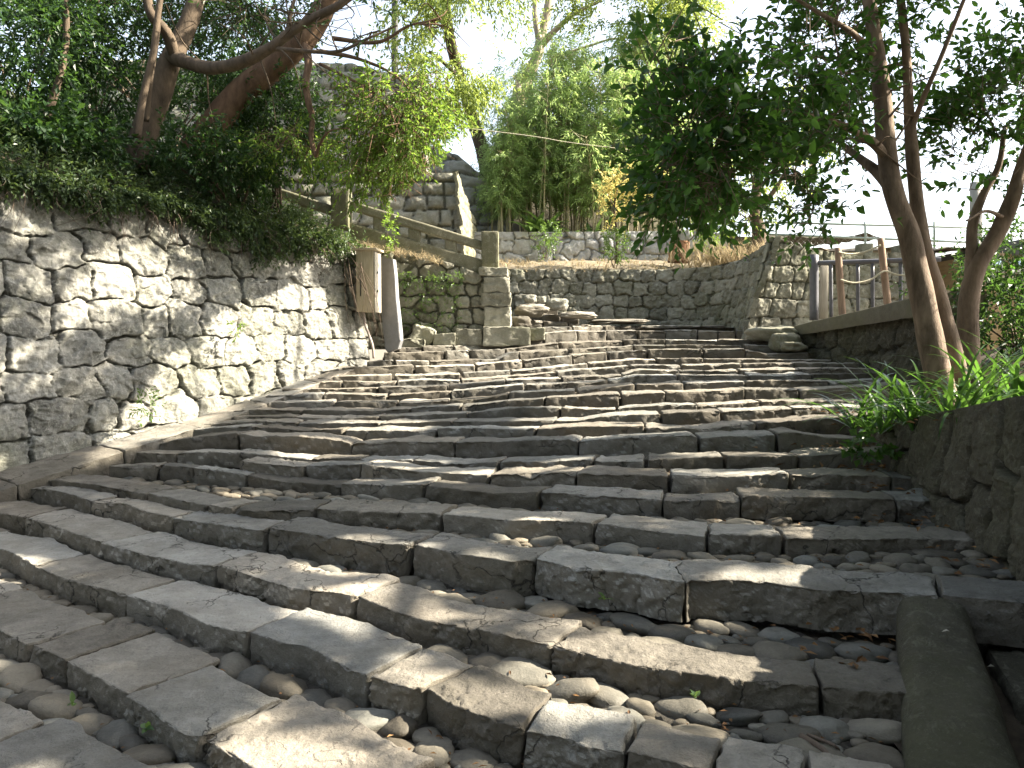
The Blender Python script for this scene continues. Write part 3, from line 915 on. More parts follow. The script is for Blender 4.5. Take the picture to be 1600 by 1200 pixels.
    R5 = rnd[sid]
    R_ = min(row, width) * .42
    k = np.clip(d / (jw * (1 + .7 * vnoise(q * 3.3, seed + 41))), -.3, 1)
    k = k * k * (3 - 2 * k)
    prof = np.clip(d / R_, 0, 1)
    q3 = np.stack([C[:, 0][:, None] + 0 * Z, C[:, 1][:, None] + 0 * Z, Z], -1)
    disp = joint * (k - 1) + bulge * (1 - (1 - prof) ** 2) + offs * (R5[..., 0] - .5) * 2 * k
    disp += k * tiltamt * ((R5[..., 1] - .5) * cu + (R5[..., 2] - .5) * cv) * 2
    fac = np.minimum(1, .35 + k)
    disp += fac * rough * .55 * (facets(U * 6 + sid * 3.1, Vv * 6, seed) + .5 * facets(U * 14, Vv * 14 + sid, seed + 1))
    disp += fac * rough * .8 * (fbm(q3 * 5 + R5[..., 3:4] * 40, 3, seed + 7) + .5 * fbm(q3 * 18, 3, seed + 8) + .22 * vnoise(q3 * 48, seed + 9))
    hgt = Z - zb[:, None]
    inset = batter(f)[:, None] * hgt if callable(batter) else batter * hgt
    off = disp - inset
    P = np.concatenate([C[:, None, :] + N[:, None, :] * off[..., None], Z[..., None]], -1)
    if lean is not None:
        P = lean(P)
    mb = MB()
    tint = np.where(k < .45, R5[..., 4] - 1.4, R5[..., 4])     # joints tinted darker than the stones
    fl = grid_faces(ns, nz)
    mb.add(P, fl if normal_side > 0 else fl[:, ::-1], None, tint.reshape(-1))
    # top and end returns so the wall has its real thickness
    Nb = np.concatenate([-N, np.zeros((ns, 1))], 1)
    def ret(edge, bk, flip, tv):
        m = max(3, int(thick / .08))
        w = np.linspace(0, 1, m)
        G = edge[:, None, :] + bk[:, None, :] * (w * thick)[None, :, None]
        G = G + .25 * rough * fbm(G * 7, 3, seed)[..., None] * (w > 0)[None, :, None]
        fq = grid_faces(G.shape[0], m)
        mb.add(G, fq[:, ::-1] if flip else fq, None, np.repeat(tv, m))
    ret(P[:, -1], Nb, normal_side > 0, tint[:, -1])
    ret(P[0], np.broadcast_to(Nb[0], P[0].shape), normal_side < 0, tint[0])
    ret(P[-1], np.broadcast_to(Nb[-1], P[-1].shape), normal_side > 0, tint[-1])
    if not build:
        return mb, P
    return mb.build(name, mat), P

# left retaining wall
WP0, WP1 = np.array([-4.67, 7.3]), np.array([-1.94, 11.0])
WD = unit(WP1 - WP0)
WN = np.array([WD[1], -WD[0]])
WL = np.linalg.norm(WP1 - WP0)
Wst = WP0 - WD * 4.5
lw_path = [Wst + WD * t for t in np.linspace(0, WL + 4.5, 8)]
def lw_base(f):
    t = f * (WL + 4.5) - 4.5
    return np.interp(t, [-4.5, 0, 1.93, 3.04, WL], [-.25, .38, .72, .99, 1.38]) - .1
def lw_top(f):
    t = f * (WL + 4.5) - 4.5
    return np.interp(t, [-4.5, -1, 0, 2, 3.4, WL - .25, WL], [3.35, 3.3, 3.24, 3.1, 3.0, 2.95, 2.9])
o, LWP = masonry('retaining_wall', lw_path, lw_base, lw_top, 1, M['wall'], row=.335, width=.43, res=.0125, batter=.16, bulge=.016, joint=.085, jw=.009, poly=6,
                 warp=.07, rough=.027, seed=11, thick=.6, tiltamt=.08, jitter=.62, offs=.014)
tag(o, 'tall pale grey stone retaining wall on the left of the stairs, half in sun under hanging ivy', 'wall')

# sloping kerb along its foot
kt = thing('kerb', 'sloping kerb of worn flat stones along the foot of the pale left wall', 'kerb', None, (-3.6, 7.9, .6))
kp = []
for t in np.linspace(-3.2, WL - .5, 120):
    b = Wst + WD * (t + 4.5)
    z = np.interp(t, [-4.5, 0, 1.93, 3.04, WL], [-.2, .42, .76, 1.03, 1.42])
    o_ = np.interp(t, [-3, 0, 2, WL], [.75, .62, .42, .3])
    kp.append((b[0] + WN[0] * o_, b[1] + WN[1] * o_, z - .01 * 0))
kp = np.array(kp)
kcuts = [0, 17, 36, 50, 66, 80, 95, 108, 119]
for a, b in zip(kcuts[:-1], kcuts[1:]):
    P = kp[a:b + 1]
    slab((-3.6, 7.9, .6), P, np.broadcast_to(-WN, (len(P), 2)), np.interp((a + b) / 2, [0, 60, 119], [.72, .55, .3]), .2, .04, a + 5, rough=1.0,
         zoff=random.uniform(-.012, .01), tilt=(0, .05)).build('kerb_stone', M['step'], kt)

# mossy wall carrying the balustrade
D2 = 12.0
a0, a1 = at(612, 520, D2), at(796, 517, D2)
o, _ = masonry('mossy_wall', [(a0[0] - .5, D2), (a0[0], D2), ((a0[0] + a1[0]) / 2, D2), (a1[0], D2)], a0[2] - .25, lambda f: np.interp(f, [0, .3, .62, .8, 1], [3.05, 2.92, 2.78, 2.62, 2.55]), 1, M['mossy'],
               row=.21, width=.27, res=.014, poly=3.2, bulge=.02, joint=.055, jw=.016, warp=.07, rough=.02, seed=23, thick=.9, jitter=.55)
tag(o, 'low mossy rubble wall below the stone balustrade, left of the top of the stairs', 'wall')
# dressed quoins at its right corner
qt = thing('corner_pier', 'squared pier of stacked dressed blocks at the right end of the mossy wall', 'pier', None, (a1[0] - .15, D2, a1[2] - .2))
for k, (x0, x1, y0, y1) in enumerate([(757, 797, 478, 518), (752, 797, 457, 479), (755, 796, 431, 458), (748, 793, 417, 432)]):
    p0, p1 = at(x0, y1, D2 - .06), at(x1, y0, D2 - .06)
    mb = Local(qt.location)
    box(mb, ((p0[0] + p1[0]) / 2, D2 + .17, (p0[2] + p1[2]) / 2), (p1[0] - p0[0], .5 + .01 * k, p1[2] - p0[2] - .012), None, .014, .022, k, random.random(), 16)
    mb.build('block', M['mossy'], qt)

# ledge of cut blocks above the steps, left side
for k, (x0, x1, y0, y1, d, lab) in enumerate([
        (641, 677, 510, 537, 11.75, 'pointed rough stone at the left end of the ledge below the mossy wall'),
        (677, 712, 521, 537, 11.7, 'small square block right of the pointed stone on the ledge'),
        (710, 753, 514, 537, 11.72, 'split block in the middle of the ledge below the mossy wall'),
        (754, 828, 511, 537, 11.7, 'longest squared block of the ledge below the corner pier'),
        (827, 852, 513, 528, 11.85, 'short mossy block at the right end of the ledge'),
        (624, 664, 530, 541, 11.5, 'low worn stone at the foot of the leaning grey slab')]):
    p0, p1 = at(x0, y1 + 3, d), at(x1, y0, d)
    c = np.array([(p0[0] + p1[0]) / 2, d + .18, (p0[2] + p1[2]) / 2])
    mb = Local(c)
    rr = rotz(random.uniform(-.05, .05))
    if k == 0:
        rr = rr @ np.array([[math.cos(.35), 0, math.sin(.35)], [0, 1, 0], [-math.sin(.35), 0, math.cos(.35)]])
    box(mb, c, (p1[0] - p0[0] - .012, .38, p1[2] - p0[2]), rr, .03 if k in (0, 5) else .014, .03 if k in (0, 5) else .016, k + 3, random.random(), 16)
    tag(mb.build('ledge_block', M['mossy'], loc=c), lab, 'block', 'blocks on the ledge')
# rough stones climbing left behind the pier and beside the right wall
def rock(px, py, rx, ry, d, lab, seed, mat='step', group='loose rocks at the top of the stairs', flat=1.0, rot=0.0):
    c = at(px, py, d)
    r = np.array([rx * d / F, rx * d / F * .8, ry * d / F])
    th = np.linspace(0, 2 * np.pi, 29)
    ph = np.linspace(0.001, np.pi - .001, 16)
    X = np.stack([np.cos(th)[:, None] * np.sin(ph)[None], np.sin(th)[:, None] * np.sin(ph)[None], np.broadcast_to(np.cos(ph)[None], (29, 16))], -1)
    X = X * (np.abs(X) ** 3.5).sum(-1, keepdims=True) ** (-1 / 3.5)
    X = X * (1 + .2 * fbm(X * 1.3 + seed * 3.3, 2, seed) + .1 * fbm(X * 4 + seed, 3, seed + 2) + .1 * facets(X[..., 0] * 2 + X[..., 1], X[..., 2] * 2 + seed, seed))[..., None]
    X[-1] = X[0]
    V = (X * r) @ rotz(random.uniform(-.3, .3)).T
    if rot:
        V = V @ np.array([[math.cos(rot), 0, math.sin(rot)], [0, 1, 0], [-math.sin(rot), 0, math.cos(rot)]]).T
    mb = MB()
    mb.add(V, grid_faces(29, 16), None, random.random())
    return tag(mb.build('rock', M[mat], loc=c), lab, 'rock', group)
rock(814, 503, 14, 9, 12.4, 'dark hollow edged rock at the foot of the corner pier', 1)
rock(830, 486, 24, 9, 12.9, 'long low rock beside the right side of the corner pier', 2)
rock(870, 476, 16, 9, 13.4, 'whitish sunlit rock against the curved wall', 3, 'wall')
rock(829, 467, 9, 7, 13.2, 'pale rounded rock, the larger of two little ones by the pier', 4, 'wall')
rock(846, 468, 7, 5, 13.3, 'tiny pale rock between the pier and the whitish rock', 5, 'wall')
rock(900, 493, 26, 5, 13.2, 'flat stone below the whitish rock, start of the turning steps', 6)
rock(966, 503, 40, 4, 13.6, 'long flat stone in front of the curved wall foot', 7)
rock(1208, 522, 38, 12, 11.5, 'slanting flat topped rock at the left end of the parapet wall', 8, 'olive')
rock(1228, 536, 24, 14, 11.1, 'blocky rock below the slanting flat topped one', 9, 'olive')
rock(1240, 542, 17, 7, 10.8, 'smooth rounded boulder at the right end of the upper steps', 10, 'olive')
# extra turning steps going up left behind the pier
for k, (x0, x1, y, d) in enumerate([(806, 925, 497, 13.0), (812, 905, 486, 13.5), (820, 872, 473, 13.9)]):
    P = np.array([at(x, y + (x - x0) * .09, d) for x in np.linspace(x0, x1, 40)])
    org = P[20] - np.array([0, 0, .2])
    t = thing('stone_step', ['lowest of the turning steps behind the corner pier', 'middle one of the turning steps behind the corner pier', 'highest of the turning steps behind the corner pier'][k], 'step', 'turning steps behind the pier', org)
    for a, b in ((0, 14), (14, 27), (27, 40)):
        q = P[a:b + 1 if b < 40 else 40]
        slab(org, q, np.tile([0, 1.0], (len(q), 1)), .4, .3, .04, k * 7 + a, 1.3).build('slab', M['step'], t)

# curved wall closing the head of the stairs
def pxy(px, d):
    p = at(px, HZ, d)
    return (p[0], p[1])
cw = [pxy(770, 15.2), pxy(850, 15.2), pxy(950, 15.2), pxy(1040, 15.0), pxy(1100, 14.5), pxy(1135, 13.8), pxy(1152, 13.0), pxy(1163, 12.24)]
CWZ1 = lambda f: np.interp(f, [0, .5, .62, .75, .88, 1], [3.0, 2.98, 2.98, 3.05, 3.14, 3.2])
o, CWP = masonry('curved_wall', cw, 1.72, CWZ1, 1, M['olive'], row=.25, width=.3, res=.017, poly=8, batter=lambda f: np.interp(f, [0, .5, 1], [.08, .12, .3]), bulge=.012, joint=.045, jw=.011, warp=.05,
                 rough=.025, seed=31, thick=.08, jitter=.5)
tag(o, 'curving olive grey stone wall closing the head of the stairs below the bamboo', 'wall')
# battered corner wall right of it, facing the stairs
c0 = np.array(pxy(1163, 12.2))
c1 = np.array(pxy(1440, 12.5))
def lean(P):
    P = P.copy()
    w = np.clip(1 - (P[..., 0] - c0[0]) / 1.5, 0, 1)
    P[..., 0] += .27 * (P[..., 2] - 1.72) * w
    return P
o, _ = masonry('corner_wall', [c0, (c0 * .6 + c1 * .4), c1], 1.5, lambda f: np.interp(f, [0, .1, .22, .5, 1], [3.2, 3.18, 3.08, 2.98, 3.0]), 1, M['olive'], row=.27, width=.34, res=.016, batter=.05, bulge=.008, joint=.05,
               jw=.012, warp=.035, rough=.02, seed=37, thick=.1, jitter=.4, lean=lean)
tag(o, 'battered corner wall of dressed blocks behind the grey pipe fence', 'wall')

# grey granite wall above the terrace
o, _ = masonry('granite_wall', [pxy(700, 18.2), pxy(850, 18.2), pxy(1000, 18.1), pxy(1135, 17.9)], 3.3, lambda f: np.interp(f, [0, .9, 1], [4.1, 4.1, 4.0]), 1, M['granite'], row=.3, width=.38, res=.02, poly=3.2, batter=.1, bulge=.025, joint=.05,
               jw=.022, warp=.13, rough=.015, seed=41, thick=.4, jitter=.6)
tag(o, 'low wall of light grey granite rubble on the terrace under the bamboo', 'wall')
# high walls at the back left
hx0, hx1 = pxy(150, 16)[0], pxy(716, 16)[0]
def hlean(P):
    P = P.copy()
    P[..., 0] += (4.98 - P[..., 2]) * .075 * np.clip((P[..., 0] - hx1 + 1.5) / 1.5, 0, 1)
    return P
o, _ = masonry('high_wall', [(hx0, 16), ((hx0 + hx1) / 2, 16), (hx1, 16)], 2.2, 4.98, 1, M['mossy'], row=.29, width=.36, res=.034, batter=.07, bulge=.045, joint=.06, jw=.022, warp=.035, rough=.022, seed=47, thick=.3, jitter=.35, lean=hlean)
tag(o, 'lower tier of the high stone wall behind the balustrade, ending at a sharp corner', 'wall')
hx2 = pxy(668, 16.6)[0]
o, _ = masonry('high_wall', [(hx0 - 1, 16.55), ((hx0 + hx2) / 2, 16.55), (hx2, 16.55)], 4.7, lambda f: np.interp(f, [0, .8, 1], [7.4, 7.3, 6.9]), 1, M['mossy'], row=.3, width=.38, res=.036, batter=.06, bulge=.045, joint=.06, jw=.022, warp=.04, rough=.022, seed=53, thick=.9, jitter=.35)
tag(o, 'upper tier of the high stone wall, set back above a ledge behind the oak branches', 'wall')
sd0 = (hx1 + .20, 15.97)
o, _ = masonry('side_wall', [sd0, (hx1 + .28, 17.4), (hx1 + .4, 19.0)], 2.2, lambda f: np.interp(f, [0, .4, 1], [4.98, 4.7, 4.4]), 1, M['rail'], row=.32, width=.45, res=.035, batter=.075, bulge=.02, joint=.05, jw=.02, warp=.05, rough=.02, seed=59, thick=.06)
tag(o, 'sunlit side face of the high wall, running back from its sharp corner', 'wall')
o, _ = masonry('far_wall', [pxy(640, 19.6), pxy(700, 19.6), pxy(790, 19.6)], 2.5, lambda f: np.interp(f, [0, .5, 1], [6.6, 6.2, 5.2]), 1, M['granite'], row=.36, width=.48, res=.045, batter=.1, bulge=.05, joint=.06, jw=.03, warp=.06, rough=.03, seed=61, thick=.8)
tag(o, 'shaded far grey wall between the high wall corner and the bamboo', 'wall')

# parapet wall on the right: sloping coping over rough upright stones
pp = [at(1178, 524, 12.1), at(1240, 510, 11.4), at(1330, 489, 10.2), at(1440, 463, 8.9)]
pp.append(pp[-1] + (pp[-1] - pp[-2]) * .3)
pp = np.array(pp)
par = thing('parapet_wall', 'right hand parapet of upright rough stones under a sloping flat coping', 'wall', None, (pp[2][0], pp[2][1], 1.2))
mb, PP = masonry('stone_face', pp[:, :2], lambda f: np.interp(f, [0, .3, .6, 1], [1.5, 1.25, 1.0, .8]), lambda f: np.interp(f, np.linspace(0, 1, 5), pp[:, 2]) - np.interp(f, [0, .3, 1], [.03, .1, .2]), 1, M['dark'],
                 row=.5, width=.27, res=.014, poly=5.5, batter=.12, bulge=.025, joint=.05, jw=.014, warp=.08, rough=.03, seed=67, thick=.3, jitter=.55, build=False)
fm = Local(par.location)
for v, q, a in zip(mb.v, mb.q, mb.a):
    fm.add(v, None, None, a)
fm.q = mb.q
fm.build('stone_face', M['dark'], par)
cm = Local(par.location)
cp = catmull(pp, 60)
tt_ = unit(np.gradient(cp[:, :2], axis=0))
nn_ = np.stack([tt_[:, 1], -tt_[:, 0]], 1)
th_ = np.interp(np.linspace(0, 1, 60), [0, .3, 1], [.02, .15, .27])
sec = []
for k in range(60):
    a = cp[k, :2] + nn_[k] * .04
    b = cp[k, :2] - nn_[k] * .5
    z = cp[k, 2]
    sec.append([(a[0], a[1], z - th_[k]), (a[0], a[1], z - .012), (a[0] - nn_[k][0] * .012, a[1] - nn_[k][1] * .012, z), (b[0], b[1], z), (b[0], b[1], z - th_[k])])
sec = np.array(sec)
sec = sec + .006 * fbm(sec * 7, 3, 5)[..., None]
cm.add(sec, grid_faces(60, 5)[:, ::-1])
cm.add(sec[0], [(0, 1, 3, 4)], [(1, 2, 3)])
cm.add(sec[-1], [(0, 1, 3, 4)], [(1, 2, 3)])
cm.build('coping', M['coping'], par)

# planter wall along the right edge
pw = [(1.95, 1.2), (2.2, 2.6), (2.55, 3.9), (2.78, 5.2), (3.0, 6.45), (3.35, 7.3)]
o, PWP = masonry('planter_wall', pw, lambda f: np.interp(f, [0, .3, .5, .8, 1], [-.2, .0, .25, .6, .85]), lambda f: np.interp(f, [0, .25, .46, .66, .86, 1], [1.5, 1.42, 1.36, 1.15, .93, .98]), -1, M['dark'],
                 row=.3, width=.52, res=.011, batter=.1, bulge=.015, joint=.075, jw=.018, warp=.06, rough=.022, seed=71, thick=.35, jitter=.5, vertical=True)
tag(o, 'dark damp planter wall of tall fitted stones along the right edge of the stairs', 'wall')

# cheek stone lying on the slope, lower right
ck = thing('cheek_stone', 'long round topped stone sloping down the lower right corner of the stairs', 'stone', None, (1.75, 3.2, .2))
A0, A1 = np.array([2.02, 3.80, .405]), np.array([1.30, 2.05, .05])
ax = unit(A1 - A0)
sd = unit(np.cross(ax, [0, 0, 1]))
up_ = np.cross(sd, ax)
th = np.linspace(-.55, np.pi + .55, 26)
prs = []
for t in np.linspace(0, 1, 46):
    hw = .15 + .06 * t
    e = min(t / .045, 1)
    e = math.sqrt(max(1 - (1 - e) ** 2, 0)) * .75 + .25
    c = A0 + (A1 - A0) * t
    row_ = []
    for a in th:
        x = math.copysign(abs(math.cos(a)) ** .62, math.cos(a)) * hw
        z = (math.copysign(abs(math.sin(a)) ** .6, math.sin(a)) * (.13 if math.sin(a) > 0 else .3)) * e
        row_.append(c + sd * x * (e * .5 + .5) + up_ * z - up_ * .13)
    prs.append(row_)
prs = np.array(prs)
prs = prs + (.016 * fbm(prs * 6, 4, 3) + .004 * fbm(prs * 25, 2, 9))[..., None] * np.array([0, 0, 1])
cb = Local(ck.location)
cb.add(prs, grid_faces(46, 26))
cb.add(np.vstack([prs[0], prs[0].mean(0)]), None, [(k + 1, k, 26) for k in range(25)])
cb.add(np.vstack([prs[-1], prs[-1].mean(0)]), None, [(k, k + 1, 26) for k in range(25)])
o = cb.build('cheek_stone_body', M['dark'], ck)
# make it a single object thing
o.parent = None
o.location = ck.location
for k_ in ('label', 'category'):
    o[k_] = ck[k_]
bpy.data.objects.remove(ck)
o.name = 'cheek_stone'
# dark blocks right of it
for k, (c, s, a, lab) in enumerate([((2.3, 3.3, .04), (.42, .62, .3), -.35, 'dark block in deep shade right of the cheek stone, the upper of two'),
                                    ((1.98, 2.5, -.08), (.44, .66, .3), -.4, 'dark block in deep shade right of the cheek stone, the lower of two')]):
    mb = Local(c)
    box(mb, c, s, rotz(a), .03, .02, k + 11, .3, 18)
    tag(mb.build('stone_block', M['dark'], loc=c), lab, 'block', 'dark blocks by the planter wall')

# ------------------------------------------------------------------ soil and terrain
patch('channel', 1.45, 2.75, 1.6, 3.95, lambda x, y: -.06 + np.clip(y - 1.9, 0, 2) * .11, M['soil'], .06, .03)
# hillside above the left wall
hs = []
for t in np.linspace(-4.5, WL + .1, 70):
    b = Wst + WD * (t + 4.5)
    zt = float(lw_top(np.array([(t + 4.5) / (WL + 4.5)]))[0])
    row_ = []
    for w in np.linspace(0, 9, 46):
        o_ = -(.42 + w)
        rise = np.interp(w, [0, .6, 2, 5, 9], [.03, .42, 1.25, 2.4, 3.4]) * np.interp(t, [-4.5, 2, WL], [1.0, 1.0, .75])
        row_.append((b[0] + WN[0] * o_, b[1] + WN[1] * o_, zt + rise - .03))
    hs.append(row_)
hs = np.array(hs)
hs[..., 2] += .06 * fbm(hs * np.array([1.6, 1.6, 0]), 4, 8) * np.minimum(1, np.arange(46) / 5)[None, :]
HS = hs
hm = MB()
hm.add(hs, grid_faces(70, 46)[:, ::-1])
# skirt down behind the right end
sk = np.stack([hs[-1], hs[-1] - np.array([0, 0, 2.2])], 0)
hm.add(sk, grid_faces(2, 46)[:, ::-1])
tag(hm.build('hillside', M['hill']), kind='structure')
def hill_z(x, y):
    d = (HS[..., 0] - x) ** 2 + (HS[..., 1] - y) ** 2
    return HS[..., 2].ravel()[d.argmin()]
# fill behind the mossy wall up to the high wall
patch('upper_path', -6.5, -.1, 12.2, 16.4, lambda x, y: 2.45 + np.clip((-.2 - x) * .33, 0, 2.4) * np.clip((y - 11.6), .6, 1), M['hill'], .15, .05)
# terrace between the curved wall and the granite wall, then the bamboo bank
def ter(x, y):
    base = 2.93 + np.clip((y - 15.3) / 2.8, 0, 1) * .5
    return np.where(y > 18.2, 4.02 + (y - 18.2) * .12, base) + np.clip(x - 3.6, 0, 3) * .06
patch('terrace_ground', -1.2, 4.62, 15.42, 18.15, ter, M['terrace'], .12, .05)
patch('bank_ground', 4.6, 9.0, 12.95, 18.6, lambda x, y: 3.02 + np.clip((y - 13) / 5, 0, 1) * .5 + np.clip(x - 3.9, 0, 2) * .05, M['terrace'], .12, .05)
patch('bamboo_ground', -5.5, 8.5, 18.25, 30, lambda x, y: 4.0 + (y - 18.2) * .07 + np.clip(y - 21.2, 0, 2.2) * .95 * np.clip((5.2 - x) / 1.5, 0, 1), M['hill'], .25, .08)
# soil of the planter
def sz(x, y):
    edge = np.interp(y, [1.2, 2.6, 3.9, 5.2, 6.45, 7.3, 9], [1.42, 1.36, 1.28, 1.08, .88, .95, 1.2])
    ex = np.interp(y, [1.2, 2.6, 3.9, 5.2, 6.45, 7.3, 9], [1.95, 2.2, 2.55, 2.78, 3.0, 3.35, 4.2])
    return edge + np.clip(x - ex - .2, 0, 3) * .28
def soilpatch():
    ys = np.linspace(1.2, 9.3, 80)
    w = np.linspace(.12, 5, 50)
    ex = np.interp(ys, [1.2, 2.6, 3.9, 5.2, 6.45, 7.3, 9.3], [2.05, 2.3, 2.65, 2.88, 3.1, 3.45, 4.5])
    X = ex[:, None] + w[None]
    Y = ys[:, None] + 0 * w[None]
    P = np.stack([X, Y, sz(X, Y)], -1)
    P[..., 2] += .03 * fbm(P * np.array([4, 4, 0]), 4, 6)
    mb = MB()
    mb.add(P, grid_faces(80, 50)[:, ::-1])
    tag(mb.build('soil', M['soil']), kind='structure')
soilpatch()
#PART4
# ------------------------------------------------------------------ stone balustrade
def pbox(mb, x0, x1, y0, y1, d, depth, bev=.012, rough=.004, seed=0, sub=6):
    p0, p1 = at(x0, y1, d), at(x1, y0, d)
    box(mb, ((p0[0] + p1[0]) / 2, d + depth / 2, (p0[2] + p1[2]) / 2), (p1[0] - p0[0], depth, p1[2] - p0[2]), None, bev, rough, seed, random.random(), sub)
DB = 12.0
bt = thing('balustrade', 'mossy stone balustrade with square posts, descending to the corner pier', 'balustrade', None, at(765, 430, DB))
mb = Local(bt.location)
pbox(mb, 752, 779, 361, 418, DB, .27, .015)
mb.build('post', M['rail'], bt)
mb = Local(bt.location)
pbox(mb, 517, 544, 294, 357, DB - .05, .3, .015, .004, 3)
mb.build('post', M['rail'], bt)
def railbar(x0, y0, x1, y1, th_px, d, depth, seed):
    a, b = at(x0, y0, d), at(x1, y1, d)
    h = th_px * d / F
    ln = np.linalg.norm(b - a)
    fr = frame(b - a)
    mb = Local(bt.location)
    c = (a + b) / 2 + np.array([0, depth / 2, -h / 2])
    # shear: keep ends vertical by building in x and offsetting z
    lx = b[0] - a[0]
    tmp = MB()
    box(tmp, (0, 0, 0), (lx, depth, h), None, .02, .004, seed, .5, 10)
    for v, q in zip(tmp.v, tmp.q):
        w = v.copy()
        w[:, 2] += (b[2] - a[2]) / lx * w[:, 0]
        mb.add(w + c, None, None, .5)
    mb.q = tmp.q
    return mb
railbar(543, 312, 753, 376, 14, DB + .05, .17, 1).build('top_rail', M['rail'], bt)
railbar(543, 346, 753, 405, 33, DB + .04, .2, 2).build('bottom_rail', M['rail'], bt)
railbar(425, 290, 519, 321, 15, DB + .05, .17, 3).build('top_rail', M['rail'], bt)
railbar(425, 332, 519, 362, 22, DB + .04, .2, 4).build('bottom_rail', M['rail'], bt)
for x0, x1, y0, y1 in ((583, 600, 338, 378), (638, 656, 356, 395), (695, 713, 374, 413), (470, 486, 318, 350)):
    mb = Local(bt.location)
    pbox(mb, x0, x1, y0, y1, DB + .07, .14, .01)
    mb.build('baluster', M['rail'], bt)

# ------------------------------------------------------------------ cabinet, slab and cable at the end of the left wall
cbx = thing('wooden_cabinet', 'pale wooden cabinet fixed at the end of the left wall, bleached on its right side', 'cabinet', None, at(575, 488, 10.8))
ca, cb_ = at(558, 487, 10.75), at(585, 391, 10.75)
cw_, ch_ = cb_[0] - ca[0], cb_[2] - ca[2]
rot = rotz(-.12)
cc = np.array([(ca[0] + cb_[0]) / 2, 10.92, (ca[2] + cb_[2]) / 2])
mb = Local(cbx.location)
box(mb, cc, (cw_, .3, ch_), rot, .006, .002, 1)
mb.build('body', M['wood_pale'], cbx)
mb = Local(cbx.location)
box(mb, cc + rot @ np.array([cw_ / 2 + .012, 0.0, -.01]), (.02, .29, ch_ * .99), rot, .004)
sd_ = mb.build('side_panel', M['wood_side'], cbx)
for zz in (.12, -.13):
    mb = Local((0, 0, 0))
    c = cc + rot @ np.array([cw_ / 2 + .028, -.06, zz]) - np.array(cbx.location)
    tube(mb, [c, c + np.array([.012, 0, 0])], .016, 8)
    mb.build('bolt', M['metal_dark'], sd_)
mb = Local(cbx.location)
box(mb, cc + np.array([0.01, -.01, ch_ / 2 + .016]), (cw_ + .09, .36, .03), rot, .006)
mb.build('lid', M['wood_pale'], cbx)
mb = Local(cbx.location)
box(mb, cc + rot @ np.array([-cw_ / 2 + .06, -.155, -.05]), (.012, .012, .3), rot, .003)
mb.build('door_seam', M['metal_dark'], cbx)
# leaning slab
Ls = at(605, 550, 11.0)
mb = Local(Ls)
prof = [(586, 404), (594, 401), (614, 405), (617, 430), (619, 465), (623, 500), (626, 532), (622, 545), (606, 551), (602, 546), (597, 500), (592, 450)]
pts = np.array([at(x, y, 10.98 + (626 - x) / 38 * .24 + (550 - y) / 150 * .12) for x, y in prof])
ctr = pts.mean(0)
bk = np.array([.03, .10, 0])
rings = []
for s_, o_ in ((.9, -.012), (.97, -.006), (1, .01), (1, .9), (.96, 1.0)):
    rings.append(ctr + (pts - ctr) * np.array([s_, 1, 1 - (1 - s_) * .3]) + bk * o_)
V = np.concatenate(rings)
np_ = len(pts)
q = []
for r_ in range(4):
    for k in range(np_):
        q.append((r_ * np_ + k, r_ * np_ + (k + 1) % np_, (r_ + 1) * np_ + (k + 1) % np_, (r_ + 1) * np_ + k))
V = np.vstack([V, rings[0].mean(0), rings[-1].mean(0)])
tr = [(5 * np_, k, (k + 1) % np_) for k in range(np_)] + [(5 * np_ + 1, 4 * np_ + (k + 1) % np_, 4 * np_ + k) for k in range(np_)]
mb.add(V, q, tr)
tag(mb.build('leaning_slab', M['slate'], smooth=False, loc=Ls), 'smooth grey stone slab leaning upright beside the wooden cabinet', 'slab')
cz = MB()
cpts = [at(568, 484, 10.85), at(570, 505, 10.8), at(576, 522, 10.75), at(582, 540, 10.7), at(584, 560, 10.7)]
tube(cz, cpts, .017, 8, 24)
tag(cz.build('cable', M['conduit']), 'brownish cable conduit hanging down below the wooden cabinet', 'cable')

# ------------------------------------------------------------------ pipe fence, stakes, rope, board
fd = 11.2
ft = thing('pipe_fence', 'dark grey round pipe fence behind the parapet coping', 'fence', None, at(1330, 480, fd))
def fp(px, py, d):
    return at(px, py, d)
mb = Local(ft.location)
tube(mb, [fp(1272, 500, fd + .3), fp(1272, 398, fd + .3)], .062, 16, 8)
mb.build('post', M['steel'], ft)
mb = Local(ft.location)
tube(mb, [fp(1272, 411, fd + .3), fp(1345, 409, fd), fp(1470, 405, fd - .5)], .034, 12, 12)
mb.build('top_rail', M['steel'], ft)
for k, px in enumerate((1299, 1341, 1364, 1408, 1446)):
    d_ = fd + .3 - .8 * (px - 1272) / 198
    mb = Local(ft.location)
    tube(mb, [fp(px, 500, d_), fp(px - 1, 411, d_)], .026, 10, 6)
    mb.build('baluster', M['steel'], ft)
for (px0, px1, y1, y0, r_, lab) in ((1317, 1309, 490, 387, .048, 'brown wooden stake leaning left, the nearer to the grey fence end post'),
                                    (1388, 1376, 475, 372, .05, 'brown wooden stake leaning left, beside the tan tree trunks')):
    mb = Local(fp(px0, y1, fd - .3))
    tube(mb, [fp(px0, y1 + 12, fd - .3), fp(px1, y0, fd - .3)], [r_, r_ * .9], 14, 16, .06, int(px0))
    tag(mb.build('wooden_stake', M['wood_brown'], loc=fp(px0, y1, fd - .3)), lab, 'stake', 'stakes by the pipe fence')
mb = MB()
tube(mb, [fp(1313, 437, fd - .37), fp(1335, 442, fd - .36), fp(1360, 437, fd - .36), fp(1381, 424, fd - .37), fp(1402, 429, fd - .4), fp(1440, 432, fd - .7)], .012, 8, 50)
tag(mb.build('rope', M['rope']), 'pale rope sagging between the brown stakes at mid height', 'rope')
mb = MB()
